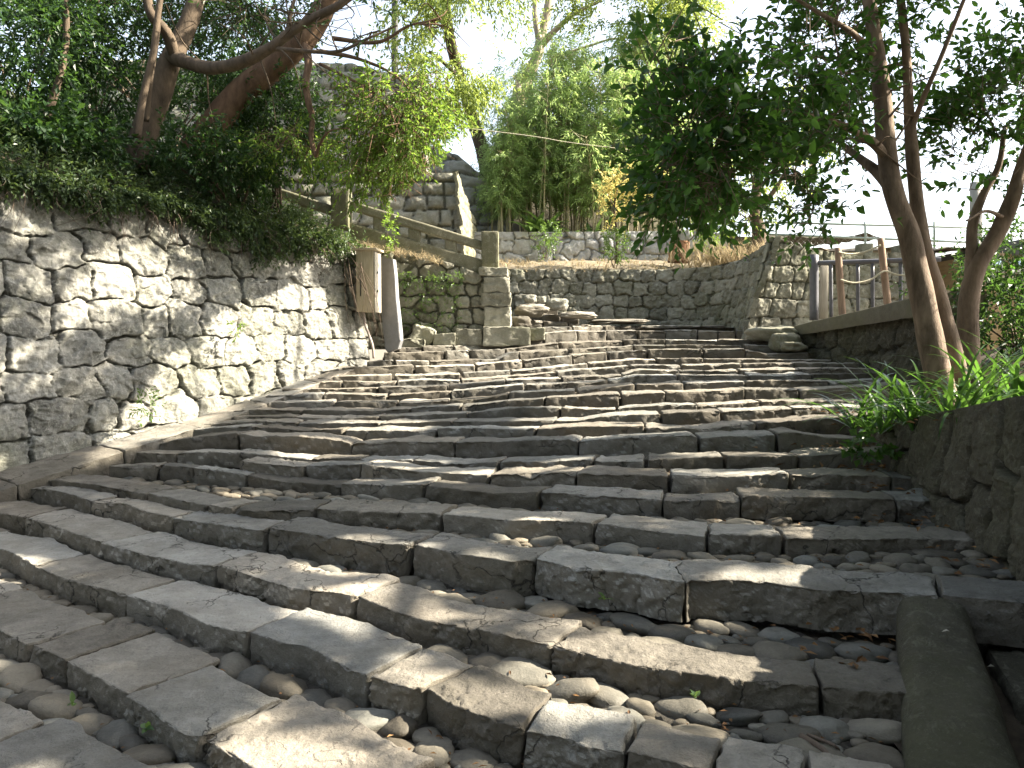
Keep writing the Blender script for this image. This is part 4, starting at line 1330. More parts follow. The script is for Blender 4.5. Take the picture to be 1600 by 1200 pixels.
tube(mb, [fp(1310, 394, fd - .36), fp(1330, 397, fd - .3), fp(1352, 393, fd - .3), fp(1376, 383, fd - .36)], .012, 8, 40)
tag(mb.build('rope', M['rope']), 'pale rope tied between the tops of the brown stakes', 'rope')
mb = MB()
pbox(mb, 1281, 1295, 415, 498, fd + .45, .04, .006, .001, 0, 3)
tag(mb.build('board', M['wood_side']), 'narrow bleached board standing behind the fence end post', 'board')
# square stone posts beyond, chain link fence and its rails
for px, y0, y1, lab in ((1355, 380, 420, 'square dark stone post above the corner wall, left of the second stake'), (1412, 383, 420, 'square dark stone post above the corner wall, hidden by the trunks')):
    mb = MB()
    pbox(mb, px - 10, px + 10, y0, y1, 12.75, .25, .015)
    tag(mb.build('stone_post', M['olive']), lab, 'post', 'square stone posts')
cf = thing('chain_link_fence', 'pale green chain link fence on the skyline above the corner wall', 'fence', None, at(1300, 375, 15.5))
for px in (1196, 1213, 1352, 1460, 1560):
    mb = Local(cf.location)
    tube(mb, [at(px, 410, 15.5), at(px, 346 if px > 1220 else 338, 15.5)], .022, 8, 4)
    mb.build('post', M['green_pipe'], cf)
for ya, yb in ((366, 382), (347, 358)):
    mb = Local(cf.location)
    tube(mb, [at(1196, ya, 15.5), at(1600, yb, 15.5)], .022, 8, 4)
    mb.build('rail', M['green_pipe'], cf)
mb = Local(cf.location)
xa, xb = at(1196, 375, 15.5)[0], at(1600, 375, 15.5)[0]
zb0, zt0 = at(1300, 405, 15.5)[2], at(1300, 350, 15.5)[2]
hh = zt0 - zb0
for k in range(int((xb - xa + hh) / .12)):
    for sg in (1, -1):
        x0 = xa - (hh if sg > 0 else 0) + k * .12
        x1 = x0 + sg * hh
        p, q_ = np.array([x0, 15.52 + sg * .003, zb0]), np.array([x1, 15.52 + sg * .003, zt0])
        tube(mb, [p, q_], .0012, 3, None, 0, 0, .5, False)
mb.build('mesh', M['wire'], cf)

# ------------------------------------------------------------------ stump, poles, line, building
sp = at(1062, 406, 16.6)
mb = Local(sp)
n = 22
hz = np.linspace(0, .42, 10)
P = np.array([sp + np.array([.02 * h, 0, h - .05]) for h in hz])
tube(mb, P, np.interp(hz, [0, .1, .42], [.25, .21, .2]), 22, 18, .22, 4)
tag(mb.build('tree_stump', M['stump'], loc=sp), 'short reddish brown tree stump on the straw covered terrace', 'stump')
mb = MB()
tube(mb, [at(617, 300, 20), at(617, -80, 20)], [.09, .08], 12, 6)
tag(mb.build('utility_pole', M['metal_dark']), 'thin dark pole rising behind the oak branches', 'pole')
mb = MB()
tube(mb, [at(1524, 520, 11), at(1525, 285, 11)], [.085, .075], 12, 6)
tag(mb.build('utility_pole', M['concrete']), 'pale round pole half hidden behind the crooked forked trunk', 'pole')
mb = MB()
tube(mb, [at(700, 197, 17), at(778, 206, 17), at(840, 214, 17), at(893, 223, 17), at(1000, 236, 17)], .007, 6, 40)
tag(mb.build('line', M['rope']), 'thin pale line strung across the front of the bamboo', 'line')
bd = thing('wooden_building', 'tan boarded building glimpsed behind the leaves at the right edge', 'building', None, (8.6, 12.5, 1.2))
mb = Local(bd.location)
pbox(mb, 1535, 1800, 395, 560, 12.2, 3, .02, 0, 0, 2)
mb.build('wall', M['plaster'], bd)
mb = Local(bd.location)
pbox(mb, 1600, 1830, 372, 396, 11.9, 3.6, .03, 0, 0, 2)
mb.build('roof', M['roof'], bd)
mb = Local(bd.location)
pbox(mb, 1530, 1830, 430, 446, 12.15, .1, .01, 0, 0, 2)
mb.build('beam', M['wood_pale'], bd)
for px in (1546, 1585, 1640):
    mb = Local(bd.location)
    pbox(mb, px, px + 26, 402, 428, 12.16, .06, .006, 0, 0, 2)
    w_ = mb.build('window', M['wood_side'], bd)
    mb = Local((0, 0, 0))
    p0, p1 = at(px + 3, 425, 12.14) - np.array(bd.location), at(px + 23, 405, 12.14) - np.array(bd.location)
    box(mb, (p0 + p1) / 2, (p1[0] - p0[0], .012, p1[2] - p0[2]), None, .002)
    mb.build('pane', M['glass'], w_)
# small dead branch lying on the cobbles and scattered twigs
mb = MB()
zz = .1
a = [at_z(1252, 1150, .12), at_z(1285, 1170, .13), at_z(1300, 1190, .12)]
tube(mb, a, [.014, .011, .008], 8, 20, .15, 3)
tube(mb, [at_z(1262, 1148, .12), at_z(1300, 1163, .13), at_z(1312, 1172, .11)], [.008, .007, .004], 6, 16, .15, 5)
tag(mb.build('dead_branch', M['twig']), 'small forked dead branch lying on the cobbles near the cheek stone', 'branch')
#PART5
# ------------------------------------------------------------------ foliage
def leaves(mb, P, D, Nn, ln, wd, tint, simple=False, droop=.18):
    """P base points, D directions, Nn leaf normals; arrays"""
    n = len(P)
    if n == 0:
        return
    D = unit(D)
    S = unit(np.cross(D, Nn))
    U = np.cross(S, D)
    ln = np.broadcast_to(ln, (n,))[:, None]
    wd = np.broadcast_to(wd, (n,))[:, None]
    if simple:
        fold = wd * .18
        V = np.stack([P, P + D * ln * .45 + S * wd * .5 + U * fold, P + D * ln - U * ln * droop, P + D * ln * .45 - S * wd * .5 + U * fold], 1)
        b = np.arange(n)[:, None] * 4
        mb.add(V.reshape(-1, 3), None, np.concatenate([b + np.array([0, 1, 2]), b + np.array([0, 2, 3])], 1).reshape(-1, 3), np.repeat(tint, 4))
    else:
        fold = wd * .14
        V = np.stack([P, P + D * ln * .3 + S * wd * .46 + U * fold, P + D * ln * .68 + S * wd * .4 + U * (fold - ln * droop * .4), P + D * ln - U * ln * droop,
                      P + D * ln * .68 - S * wd * .4 + U * (fold - ln * droop * .4), P + D * ln * .3 - S * wd * .46 + U * fold,
                      P + D * ln * .3 , P + D * ln * .68 - U * ln * droop * .4], 1)
        b = np.arange(n)[:, None] * 8
        tr = np.concatenate([b + np.array(t) for t in ((0, 1, 6), (0, 6, 5), (3, 7, 2), (3, 4, 7))], 1).reshape(-1, 3)
        qd = np.concatenate([b + np.array(t) for t in ((6, 1, 2, 7), (5, 6, 7, 4))], 1).reshape(-1, 4)
        mb.add(V.reshape(-1, 3), qd, tr, np.repeat(tint, 8))

# where sunlight reaches stone in the photo: the canopies leave these ways open
LIT_POLY = [np.array(p, float) for p in (
    [(165, 690), (235, 600), (300, 535), (350, 500), (385, 455), (440, 430), (490, 410), (560, 400), (585, 560), (430, 610), (300, 655)],
    [(470, 606), (590, 560), (600, 400), (640, 395), (700, 500), (800, 480), (900, 470), (1190, 505), (1270, 556), (1340, 600), (1290, 655), (1150, 640), (1000, 652), (880, 625), (760, 612)],
    [(585, 395), (760, 300), (790, 360), (800, 520), (590, 560)])]
LIT_ELL = [(585, 836, 52, 11), (700, 845, 60, 7), (862, 804, 34, 6), (560, 905, 50, 14), (640, 912, 70, 24), (690, 928, 45, 10), (1010, 1010, 130, 24), (1180, 1032, 90, 22), (930, 1000, 70, 14), (740, 1075, 90, 24), (690, 1053, 35, 14),
           (1045, 985, 90, 18), (480, 1150, 110, 20), (380, 1160, 60, 14), (1200, 905, 85, 9), (55, 955, 42, 12), (900, 1090, 40, 22), (960, 1075, 40, 24), (110, 1175, 60, 12), (100, 815, 50, 7),
           (275, 372, 36, 36), (320, 395, 40, 22), (215, 400, 20, 22), (390, 320, 30, 16), (1100, 625, 120, 5), (1230, 630, 60, 6), (900, 642, 60, 6), (1000, 660, 80, 4), (1180, 590, 150, 7), (1060, 664, 50, 5),
           (700, 705, 90, 8), (870, 708, 70, 7), (540, 672, 60, 6), (1120, 690, 60, 6), (620, 640, 70, 6), (420, 720, 60, 5), (30, 690, 14, 10), (1250, 690, 60, 5), (760, 870, 40, 6)]
LIT_SPHERE = [(at(640, 245, 9.6), .95), (at(690, 60, 12.5), 1.0)]
def in_poly(x, y, poly):
    c = np.zeros(x.shape, bool)
    j = len(poly) - 1
    for i in range(len(poly)):
        xi, yi = poly[i]
        xj, yj = poly[j]
        c ^= ((yi > y) != (yj > y)) & (x < (xj - xi) * (y - yi) / (yj - yi + 1e-9) + xi)
        j = i
    return c
WN3 = np.array([WN[0], WN[1], 0])
def sun_foot(P):
    """where the shadow of P falls: on the left wall or on the stairs"""
    dn = SUN @ WN3
    t = ((P - np.array([WP0[0], WP0[1], 0])) @ WN3 - .15) / dn
    H = P - SUN * t[:, None]
    al = (H[:, :2] - WP0) @ WD
    top = np.interp(al, [-4.5, WL], [3.4, 2.95])
    bot = np.interp(al, [-4.5, 0, WL], [-.25, .4, 1.4])
    onw = (t > 0) & (al > -5) & (al < WL) & (H[:, 2] < top) & (H[:, 2] > bot)
    # stairs: z = .16 y - .303 + .045 (x-1), flat landing above 1.85
    nS = np.array([-.045, -.16, 1.0])
    c0_ = -.303 - .045 + .03
    ts = (P @ nS - c0_) / (SUN @ nS)
    Hs = P - SUN * ts[:, None]
    Hh = np.where(onw[:, None], H, Hs)
    return Hh
def shade_keep(P, prob=1.0):
    H = sun_foot(P)
    px, py = project(H)
    w = 9 * vnoise(np.stack([px / 40, py / 40, 0 * px], -1), 5)
    lit = np.zeros(len(P), bool)
    for p in LIT_POLY:
        lit |= in_poly(px + w, py + w, p)
    for cx, cy, a, b in LIT_ELL:
        lit |= ((px - cx) / (a * 1.25 + 6)) ** 2 + ((py - cy) / (b * 1.7 + 5)) ** 2 < 1
    for c, r in LIT_SPHERE:
        v = P - c
        al = v @ SUN
        lit |= (al > r * 1.8) & (np.linalg.norm(v - al[:, None] * SUN, axis=1) < r)
    lit &= H[:, 1] > .5
    if prob < 1:
        lit &= rng.random(len(P)) < prob
    return ~lit

def sprays(mb, C, axis_out, nleaf, twig, ln, wd, up=.5, droop=.18, simple=False, tint0=.5, tspread=.3, cull=False, spread=1.0, twmb=None, hang=0.0, cullprob=1.0):
    """leafy twigs: C (m,3) twig bases, axis_out (m,3) growing directions"""
    m = len(C)
    if m == 0:
        return
    A = unit(axis_out + rng.normal(0, .45, (m, 3)) * spread + np.array([0, 0, -hang]))
    tl = twig * rng.uniform(.6, 1.3, m)
    k = np.linspace(.12, 1, nleaf)
    pos = C[:, None, :] + A[:, None, :] * (tl[:, None] * k[None])[..., None]
    pos[..., 2] -= (tl[:, None] * (k[None] ** 2)) * .25 * (hang + .3)
    R1 = unit(np.cross(A, rng.normal(0, 1, (m, 3))))
    R2 = np.cross(A, R1)
    phi = (np.arange(nleaf) * 2.4)[None, :] + rng.uniform(0, 6.28, (m, 1)) + rng.normal(0, .3, (m, nleaf))
    rad = R1[:, None, :] * np.cos(phi)[..., None] + R2[:, None, :] * np.sin(phi)[..., None]
    D = A[:, None, :] * .75 + rad * .8 + rng.normal(0, .15, (m, nleaf, 3)) + np.array([0, 0, -hang * .8])
    Nn = np.array([0, 0, up]) + rng.normal(0, .45, (m, nleaf, 3)) + rad * .2
    tt = np.clip(tint0 + tspread * rng.normal(0, .55, (m, 1)) + tspread * rng.normal(0, .45, (m, nleaf)), 0, 1)
    ll = ln * rng.uniform(.65, 1.25, (m, nleaf))
    P, D, Nn, tt, ll = (a.reshape(m * nleaf, *a.shape[2:]) for a in (pos, D, Nn, tt, ll))
    keep = shade_keep(P + unit(D) * ln * .5, cullprob) if cull else np.ones(len(P), bool)
    leaves(mb, P[keep], D[keep], Nn[keep], ll[keep], (ll * wd / ln)[keep], tt[keep], simple, droop)
    if twmb is not None:
        ks = keep.reshape(m, nleaf).mean(1)
        for i in range(m):
            if ks[i] < .45:
                continue
            tube(twmb, [C[i] - A[i] * tl[i] * .4, pos[i, nleaf // 2], pos[i, -1]], [.0045, .003, .0015], 4, None, 0, 0, .5, False)
def blob_points(blobs, n, gapf=1.3, gapt=-.15, shell=.35, seed=0):
    """twig bases in ellipsoids (centre, radii); uneven, with gaps; outward axes too"""
    vol = np.array([b[1][0] * b[1][1] * b[1][2] for b in blobs]) ** .8
    w = np.array([b[2] if len(b) > 2 else 1 for b in blobs]) * vol
    idx = rng.choice(len(blobs), int(n * 1.9), p=w / w.sum())
    C = np.array([b[0] for b in blobs])[idx]
    Rr = np.array([b[1] for b in blobs])[idx]
    d = unit(rng.normal(0, 1, (len(idx), 3)))
    r = rng.uniform(shell ** 3, 1, len(idx)) ** (1 / 3)
    P = C + d * Rr * r[:, None]
    k = fbm(P * gapf, 2, seed) > gapt
    k &= rng.random(len(P)) < .9
    P, A = P[k][:n], (unit(d * Rr) * .8 + np.array([0, 0, .25]))[k][:n]
    return P, A
def ib(px, py, rx, ry, d, rd, w=1.0):
    """ellipsoid seen at a photo position: centre at distance d, radii from pixels there"""
    return (at(px, py, d), np.array([rx * d / F, rd, ry * d / F]), w)
def limb(mb, pts, r0, r1, segs=10, n=None, bumpy=.08, seed=0):
    P = np.array([at(*p) if not isinstance(p, np.ndarray) else p for p in pts])
    tube(mb, P, np.linspace(r0, r1, len(P)), segs, n or len(P) * 8, bumpy, seed)
def twigs_from(mb, pts, count, length, seed, rad=.012, up=.3):
    g = np.random.default_rng(seed)
    P = catmull(np.array([at(*p) for p in pts]), 60)
    for _ in range(count):
        k = g.integers(8, 59)
        d = unit(g.normal(0, 1, 3) + np.array([0, 0, up]))
        b = P[k]
        m1 = b + d * length * .5 + g.normal(0, .08, 3) * length
        e = m1 + unit(d + g.normal(0, .5, 3)) * length * .6
        tube(mb, [b, m1, e], [rad, rad * .6, rad * .25], 5, 8, 0, 0, .5, False)

# ---- right hand evergreen trees on the planter
def trunk_tree(name, label, cat, base, limbs, blobs, nspray, leafk, mat, bark, group=None, nleaf=12, twig=.42, ln=.085, wd=.042, hang=.15, seed=1, gapt=-.15, cull=True, tint0=.45, simple=False, twigmesh=True, gapf=1.3, cullprob=1.0, extra_twigs=()):
    t = thing(name, label, cat, group, base)
    tb = Local(base)
    for k, (pts, r0, r1) in enumerate(limbs):
        limb(tb, pts, r0, r1, 14 if r0 > .06 else 8, None, .09 if r0 > .05 else .04, seed * 9 + k)
    for e in extra_twigs:
        twigs_from(tb, *e)
    cr = Local(base)
    P, A = blob_points(blobs, nspray, gapf, gapt, .3, seed)
    tw = tb if twigmesh else None
    sprays(cr, P, A, nleaf, twig, ln, wd, .6, .18, simple, tint0, .32, cull, 1.0, tw, hang, cullprob)
    c = cr.build('crown', mat, t, smooth=simple is False)
    tb.build('trunk', bark, t)
    return t
dA = 6.7
trunk_tree('evergreen_tree', 'tan trunked glossy evergreen tree forking in two stems above the planter', 'tree', at(1476, 612, 6.6),
           [([(1480, 640, 6.6), (1468, 590, 6.6), (1448, 500, 6.62), (1436, 440, 6.65), (1420, 370, 6.7), (1396, 300, 6.75), (1386, 240, 6.8), (1378, 150, 6.8), (1370, 80, 6.8), (1358, 0, 6.8), (1345, -120, 6.9), (1330, -260, 7.0)], .112, .045),
            ([(1498, 600, 6.85), (1486, 540, 6.85), (1464, 460, 6.85), (1446, 400, 6.85), (1434, 330, 6.9), (1428, 270, 6.95), (1420, 170, 7.0), (1416, 80, 7.1), (1400, -60, 7.2)], .092, .03),
            ([(1428, 250, 6.95), (1424, 210, 6.95), (1440, 160, 6.9), (1470, 90, 6.8), (1500, 15, 6.7), (1530, -60, 6.6)], .03, .014),
            ([(1386, 248, 6.8), (1366, 225, 6.7), (1330, 202, 6.5), (1290, 187, 6.3), (1240, 176, 6.1), (1190, 168, 5.9)], .045, .012),
            ([(1392, 292, 6.75), (1370, 268, 6.9), (1340, 245, 7.1), (1310, 220, 7.3)], .06, .02),
            ([(1370, 90, 6.8), (1330, 50, 6.6), (1280, 20, 6.4), (1230, -10, 6.3)], .03, .01),
            ([(1330, 205, 6.5), (1318, 150, 6.4), (1310, 90, 6.4), (1300, 30, 6.4)], .012, .006)],
           [ib(1085, 235, 75, 105, 6.0, .75, 1.7), ib(1165, 300, 90, 62, 6.2, .8, 1.5), ib(1140, 130, 75, 60, 6.0, .7, .45), ib(1240, 270, 85, 80, 6.6, .8, 1.1), ib(1290, 330, 75, 45, 6.6, .7, 1.0),
            ib(1240, 100, 80, 110, 6.7, .9, .9), ib(1310, 60, 75, 80, 7.4, .6, .8), ib(1395, 0, 70, 50, 7.6, .6, .6), ib(1110, 60, 60, 45, 6.0, .6, .3), ib(1040, 115, 50, 45, 5.9, .5, .3), ib(1325, 160, 55, 60, 7.4, .5, .8), ib(1430, 90, 25, 50, 7.7, .4, .25), ib(1230, 350, 60, 30, 6.4, .6, .7)],
           1020, 0, M['camellia'], M['bark_tan'], None, 11, .36, .085, .044, .1, 3, -.2, True, .4, False, True, 1.5, 1.0,
           [([(1386, 248, 6.8), (1330, 202, 6.5), (1190, 168, 5.9)], 14, .5, 5), ([(1396, 300, 6.75), (1378, 150, 6.8), (1345, -120, 6.9)], 8, .6, 6)])
trunk_tree('evergreen_tree', 'dark leaved evergreen tree with a crooked forked trunk at the right edge', 'tree', at(1512, 580, 7.2),
           [([(1514, 610, 7.2), (1512, 540, 7.2), (1514, 470, 7.2), (1528, 415, 7.2), (1556, 368, 7.2), (1582, 310, 7.2), (1598, 255, 7.2), (1640, 150, 7.2)], .105, .045),
            ([(1516, 462, 7.2), (1518, 400, 7.25), (1520, 350, 7.3), (1536, 305, 7.3), (1560, 260, 7.3), (1570, 200, 7.3)], .06, .02),
            ([(1570, 340, 7.2), (1540, 330, 6.9), (1510, 345, 6.7)], .02, .008)],
           [ib(1545, 240, 85, 85, 7.0, .9, 1.5), ib(1590, 150, 70, 70, 7.0, .9, 1.4), ib(1590, 310, 50, 50, 7.6, .5, 1.3), ib(1490, 250, 45, 55, 7.9, .6, .8), ib(1480, 345, 42, 50, 7.9, .5, .7), ib(1560, 330, 60, 45, 8.2, .5, .9), ib(1620, 60, 60, 70, 7.2, .8, .5), ib(1650, 260, 70, 100, 7.2, .9, 1.0), ib(1600, 445, 40, 40, 8.6, .4, .5)],
           980, 0, M['camellia'], M['bark_tan'], None, 11, .36, .085, .044, .12, 4, -.2, True, .35, False, True, 1.5, 1.0)
# low shrubs behind the planter
def shrub(name, label, cat, base, blobs, n, mat, nleaf=10, twig=.3, ln=.07, wd=.032, hang=.1, seed=1, tint0=.5, stems=6, stemr=.012, bark='bark_dark', up=.6, gapt=-.3, group=None, simple=True, cull=False, gapf=1.6):
    base = np.asarray(base, float)
    t = thing(name, label, cat, group, base)
    sm = Local(base)
    g = np.random.default_rng(seed)
    for k in range(stems):
        b = blobs[g.integers(0, len(blobs))]
        e = b[0] + g.normal(0, .35, 3) * b[1]
        s0 = base + np.array([g.normal(0, .06), g.normal(0, .06), -.08])
        tube(sm, [s0, s0 * .6 + e * .4 + g.normal(0, .06, 3), e], [stemr, stemr * .7, stemr * .3], 6, 12, 0)
    sm.build('stems', M[bark], t)
    cr = Local(base)
    P, A = blob_points(blobs, n, gapf, gapt, .15, seed)
    sprays(cr, P, A, nleaf, twig, ln, wd, up, .18, simple, tint0, .35, cull, 1.0, None, hang)
    cr.build('foliage', mat, t, smooth=not simple)
    return t
shrub('evergreen_shrub', 'dark bushy shrub behind the second trunk at the right edge', 'shrub', at(1580, 530, 8.2), [ib(1570, 480, 70, 50, 8.2, .6), ib(1640, 500, 70, 70, 8.2, .6), ib(1500, 440, 40, 50, 8.6, .5, .6), ib(1590, 400, 60, 45, 8.8, .5, 1.3), ib(1560, 520, 60, 30, 8.0, .5, 1.0)], 560, M['darkleaf'], seed=5, tint0=.45)
#PART6
# ---- trees on the hillside, left
def hz_(px, py, d):
    p = at(px, py, d)
    p[2] = hill_z(p[0], p[1])
    return p
trunk_tree('oak_tree', 'dark trunked tree on the left bank with a long low limb bent like an elbow', 'tree', hz_(228, 215, 9.6),
           [([(212, 260, 9.6), (228, 205, 9.6), (246, 150, 9.6), (264, 100, 9.6), (284, 60, 9.7), (306, 0, 9.8), (330, -110, 10)], .17, .09),
            ([(268, 88, 9.55), (300, 100, 9.3), (335, 106, 9.1), (375, 98, 9.0), (420, 76, 8.9), (452, 52, 8.9), (490, 28, 8.9), (530, 8, 8.9), (580, -30, 9)], .085, .035),
            ([(274, 92, 9.5), (268, 70, 9.4), (258, 48, 9.3), (240, 28, 9.2), (231, 5, 9.2), (228, -40, 9.2)], .075, .045),
            ([(428, 76, 8.9), (480, 80, 8.8), (530, 80, 8.8), (575, 60, 8.8), (620, 40, 8.9)], .028, .01),
            ([(450, 50, 8.9), (455, 15, 8.9), (468, -20, 9)], .03, .015),
            ([(228, 190, 9.3), (236, 120, 9.2), (246, 60, 9.2), (250, 0, 9.2)], .035, .02)],
           [ib(300, 20, 110, 60, 10.6, .8), ib(120, 0, 130, 60, 9.8, .9), ib(400, 0, 80, 60, 10.2, .8), ib(240, -80, 160, 60, 9.6, 1.2), ib(420, 140, 60, 50, 10.4, .5, .6), ib(340, 190, 90, 50, 10.6, .5, .8), ib(560, 10, 60, 40, 9.0, .5, .5)],
           760, 0, M['darkleaf'], M['bark_dark'], None, 11, .36, .075, .03, .25, 7, -.15, True, .5, True, True, 1.3, 1.0,
           [([(268, 88, 9.55), (375, 98, 9.0), (452, 52, 8.9), (580, -30, 9)], 22, .7, 8)])
trunk_tree('oak_tree', 'thick reddish tree leaning right over the balustrade, bright sprays hanging from it', 'tree', hz_(330, 215, 10.2),
           [([(300, 240, 10.2), (330, 200, 10.2), (372, 150, 10.2), (420, 110, 10.15), (468, 68, 10.1), (496, 30, 10.1), (520, -20, 10.1), (560, -120, 10.2)], .2, .12),
            ([(474, 62, 10.05), (482, 95, 9.9), (478, 130, 9.8), (482, 160, 9.7), (488, 185, 9.7), (486, 215, 9.65), (494, 245, 9.6)], .055, .025),
            ([(494, 245, 9.6), (500, 225, 9.5), (515, 205, 9.4), (545, 200, 9.3)], .02, .008),
            ([(500, 80, 9.9), (560, 92, 9.7), (620, 120, 9.6), (660, 170, 9.5)], .03, .008),
            ([(520, 60, 10), (590, 66, 9.9), (640, 40, 9.9), (690, 30, 10)], .03, .008),
            ([(500, 100, 9.9), (540, 120, 9.7), (590, 150, 9.6), (640, 220, 9.5)], .022, .006)],
           [ib(640, 225, 62, 62, 9.5, .7, 1.8), ib(670, 262, 40, 34, 9.5, .4, 1.4), ib(600, 170, 60, 50, 9.7, .6, .9), ib(650, 150, 50, 40, 9.7, .5, .9), ib(560, 245, 45, 35, 9.8, .5, .7), ib(640, 300, 46, 28, 9.6, .4, 1.2), ib(675, 300, 26, 24, 9.5, .3, 1.2), ib(595, 275, 40, 30, 9.7, .4, 1.0), ib(530, 180, 40, 60, 10.1, .5, .55), ib(445, 225, 60, 30, 9.9, .5, .8)],
           820, 0, M['oakleaf'], M['bark_red'], None, 11, .36, .085, .03, .55, 8, -.3, True, .5, True, True, 1.4, 1.0,
           [([(500, 80, 9.9), (560, 92, 9.7), (660, 170, 9.5)], 6, .5, 9), ([(500, 100, 9.9), (590, 150, 9.6), (640, 220, 9.5)], 3, .3, 10), ([(520, 60, 10), (640, 40, 9.9), (690, 30, 10)], 9, .6, 12)])
trunk_tree('oak_tree', 'oak behind the high wall whose sunlit yellow green leaves hang across the top centre', 'tree', at(770, 365, 20.7),
           [([(776, 372, 20.7), (764, 290, 20.7), (752, 230, 20.6), (738, 185, 20.3), (728, 150, 20), (712, 100, 19.2), (700, 40, 18.2), (690, -60, 18)], .2, .1),
            ([(728, 150, 20), (716, 122, 19.2), (700, 104, 18.2), (670, 80, 18)], .07, .03)],
           [ib(722, 40, 50, 60, 17, 1.0, 1.2), ib(700, 110, 60, 50, 17.2, 1.0, 1.1), ib(740, 95, 38, 62, 17, .8, 1.2), ib(650, 50, 50, 60, 17.5, 1.0, .5), ib(730, -40, 100, 60, 17, 1.4, .8), ib(690, 165, 40, 26, 17.3, .6, .6)],
           1000, 0, M['backleaf'], M['bark_dark'], None, 11, .5, .12, .045, .5, 9, -.15, False, .5, True, False, .9)
trunk_tree('tall_tree', 'tall pale limbed tree in the centre background, reaching up out of the bamboo', 'tree', at(800, 170, 23),
           [([(790, 260, 23), (806, 180, 23), (822, 130, 23), (838, 90, 23), (848, 50, 23), (858, 0, 23), (866, -100, 23)], .22, .1),
            ([(800, 190, 23), (812, 128, 22.8), (832, 110, 22.6), (842, 70, 22.5), (836, 20, 22.5), (840, -60, 22.5)], .14, .06),
            ([(842, 75, 23), (870, 45, 22.5), (900, 20, 22), (940, 0, 21.5)], .1, .04),
            ([(855, 98, 23), (880, 85, 23), (920, 72, 23), (960, 60, 23), (985, 68, 23)], .06, .015),
            ([(868, 130, 24), (900, 108, 24), (935, 100, 24), (975, 84, 24)], .09, .02),
            ([(812, 128, 22.8), (808, 150, 22.6), (806, 175, 22.5)], .1, .09)],
           [ib(900, 10, 90, 40, 21, 1.4, 1.0), ib(990, 30, 90, 42, 20.5, 1.4, 1.1), ib(1060, 50, 70, 40, 20.5, 1.2, .8), ib(820, 20, 55, 40, 22, 1.2, .7), ib(1000, -50, 150, 50, 20.5, 2, .7), ib(840, 110, 40, 40, 22.5, .8, .25), ib(945, 105, 50, 26, 21.5, .8, .22)],
           1600, 0, M['backleaf'], M['bark_pale'], None, 10, .55, .13, .05, .4, 10, -.1, False, .55, True, False, .8)
trunk_tree('autumn_tree', 'small dark trunked tree with orange tinged leaves at the right end of the terrace', 'tree', at(1183, 392, 15.5),
           [([(1176, 404, 15.5), (1186, 370, 15.5), (1180, 320, 15.5), (1188, 260, 15.5), (1196, 200, 15.5)], .16, .06), ([(1184, 330, 15.5), (1215, 290, 15.4), (1240, 240, 15.3)], .06, .02)],
           [ib(1150, 320, 50, 45, 15.3, .8, .8), ib(1190, 260, 90, 60, 15.4, 1, 1.0), ib(1240, 200, 60, 60, 15.4, .9, .6), ib(1130, 180, 60, 40, 15.5, .8, .4)],
           260, 0, M['backleaf'], M['bark_dark'], None, 11, .45, .1, .045, .3, 12, -.2, False, .3, True, False, 1.0)
# undergrowth trees and shrubs in deep shade, top left
for k, (bl, n, lab) in enumerate([
        ([ib(50, 60, 90, 80, 9.2, .8), ib(20, 150, 70, 60, 9, .6)], 460, 'dark evergreen shrub filling the upper left corner'),
        ([ib(150, 60, 80, 80, 10.4, .9), ib(170, 150, 60, 50, 10.0, .5)], 430, 'dark evergreen shrub left of the trunk with the bent limb'),
        ([ib(70, 215, 60, 34, 8.8, .5), ib(140, 225, 50, 26, 9.0, .4)], 260, 'broad leaved shrub in the shade above the ivy at the left'),
        ([ib(340, 90, 90, 80, 11.4, .8), ib(330, 180, 80, 40, 10.8, .5)], 460, 'dark shrub between the two leaning left trunks'),
        ([ib(430, 180, 60, 45, 10.8, .5), ib(470, 235, 60, 40, 10.6, .5)], 380, 'leafy shrub under the reddish leaning trunk'),
        ([ib(360, 255, 60, 35, 9.9, .4), ib(300, 240, 50, 30, 9.6, .4)], 300, 'small leaved shrub at the foot of the left trunks'),
        ([ib(200, -10, 200, 50, 12.5, 1.0), ib(60, -20, 120, 70, 12, 1.0)], 520, 'dense dark tree mass beyond the left trunks'),
        ([ib(250, 120, 140, 90, 13.5, .8), ib(80, 110, 120, 90, 13, .8), ib(400, 80, 80, 90, 13.5, .8)], 800, 'deep green thicket in shade at the back of the left bank')]):
    b = bl[0][0].copy()
    b[2] = hill_z(b[0], b[1]) if k != 6 else bl[0][0][2] - 1.5
    shrub('evergreen_shrub', lab, 'shrub', b, bl, n, M['darkleaf'], 11, .36, .095 if k == 2 else .078, .05 if k == 2 else .036, .25, 20 + k, [.45, .4, .5, .4, .55, .55, .35, .3][k], 6, .02, group=None, gapt=-.35)
# two thin stems at the far left
for k, (pts, lab) in enumerate([([(72, 185, 8.9), (84, 150, 8.9), (96, 110, 8.9), (104, 50, 9), (100, -40, 9)], 'thin grey stem rising from the left bank, first from the left edge'),
                                ([(214, 215, 9.0), (224, 150, 9.0), (238, 90, 9.0), (246, 30, 9.0), (256, -40, 9)], 'thin pale stem just left of the trunk with the bent limb')]):
    mb = MB()
    limb(mb, pts, .045, .03, 10, None, .06, k)
    tag(mb.build('sapling_stem', M['bark_dark']), lab, 'sapling')

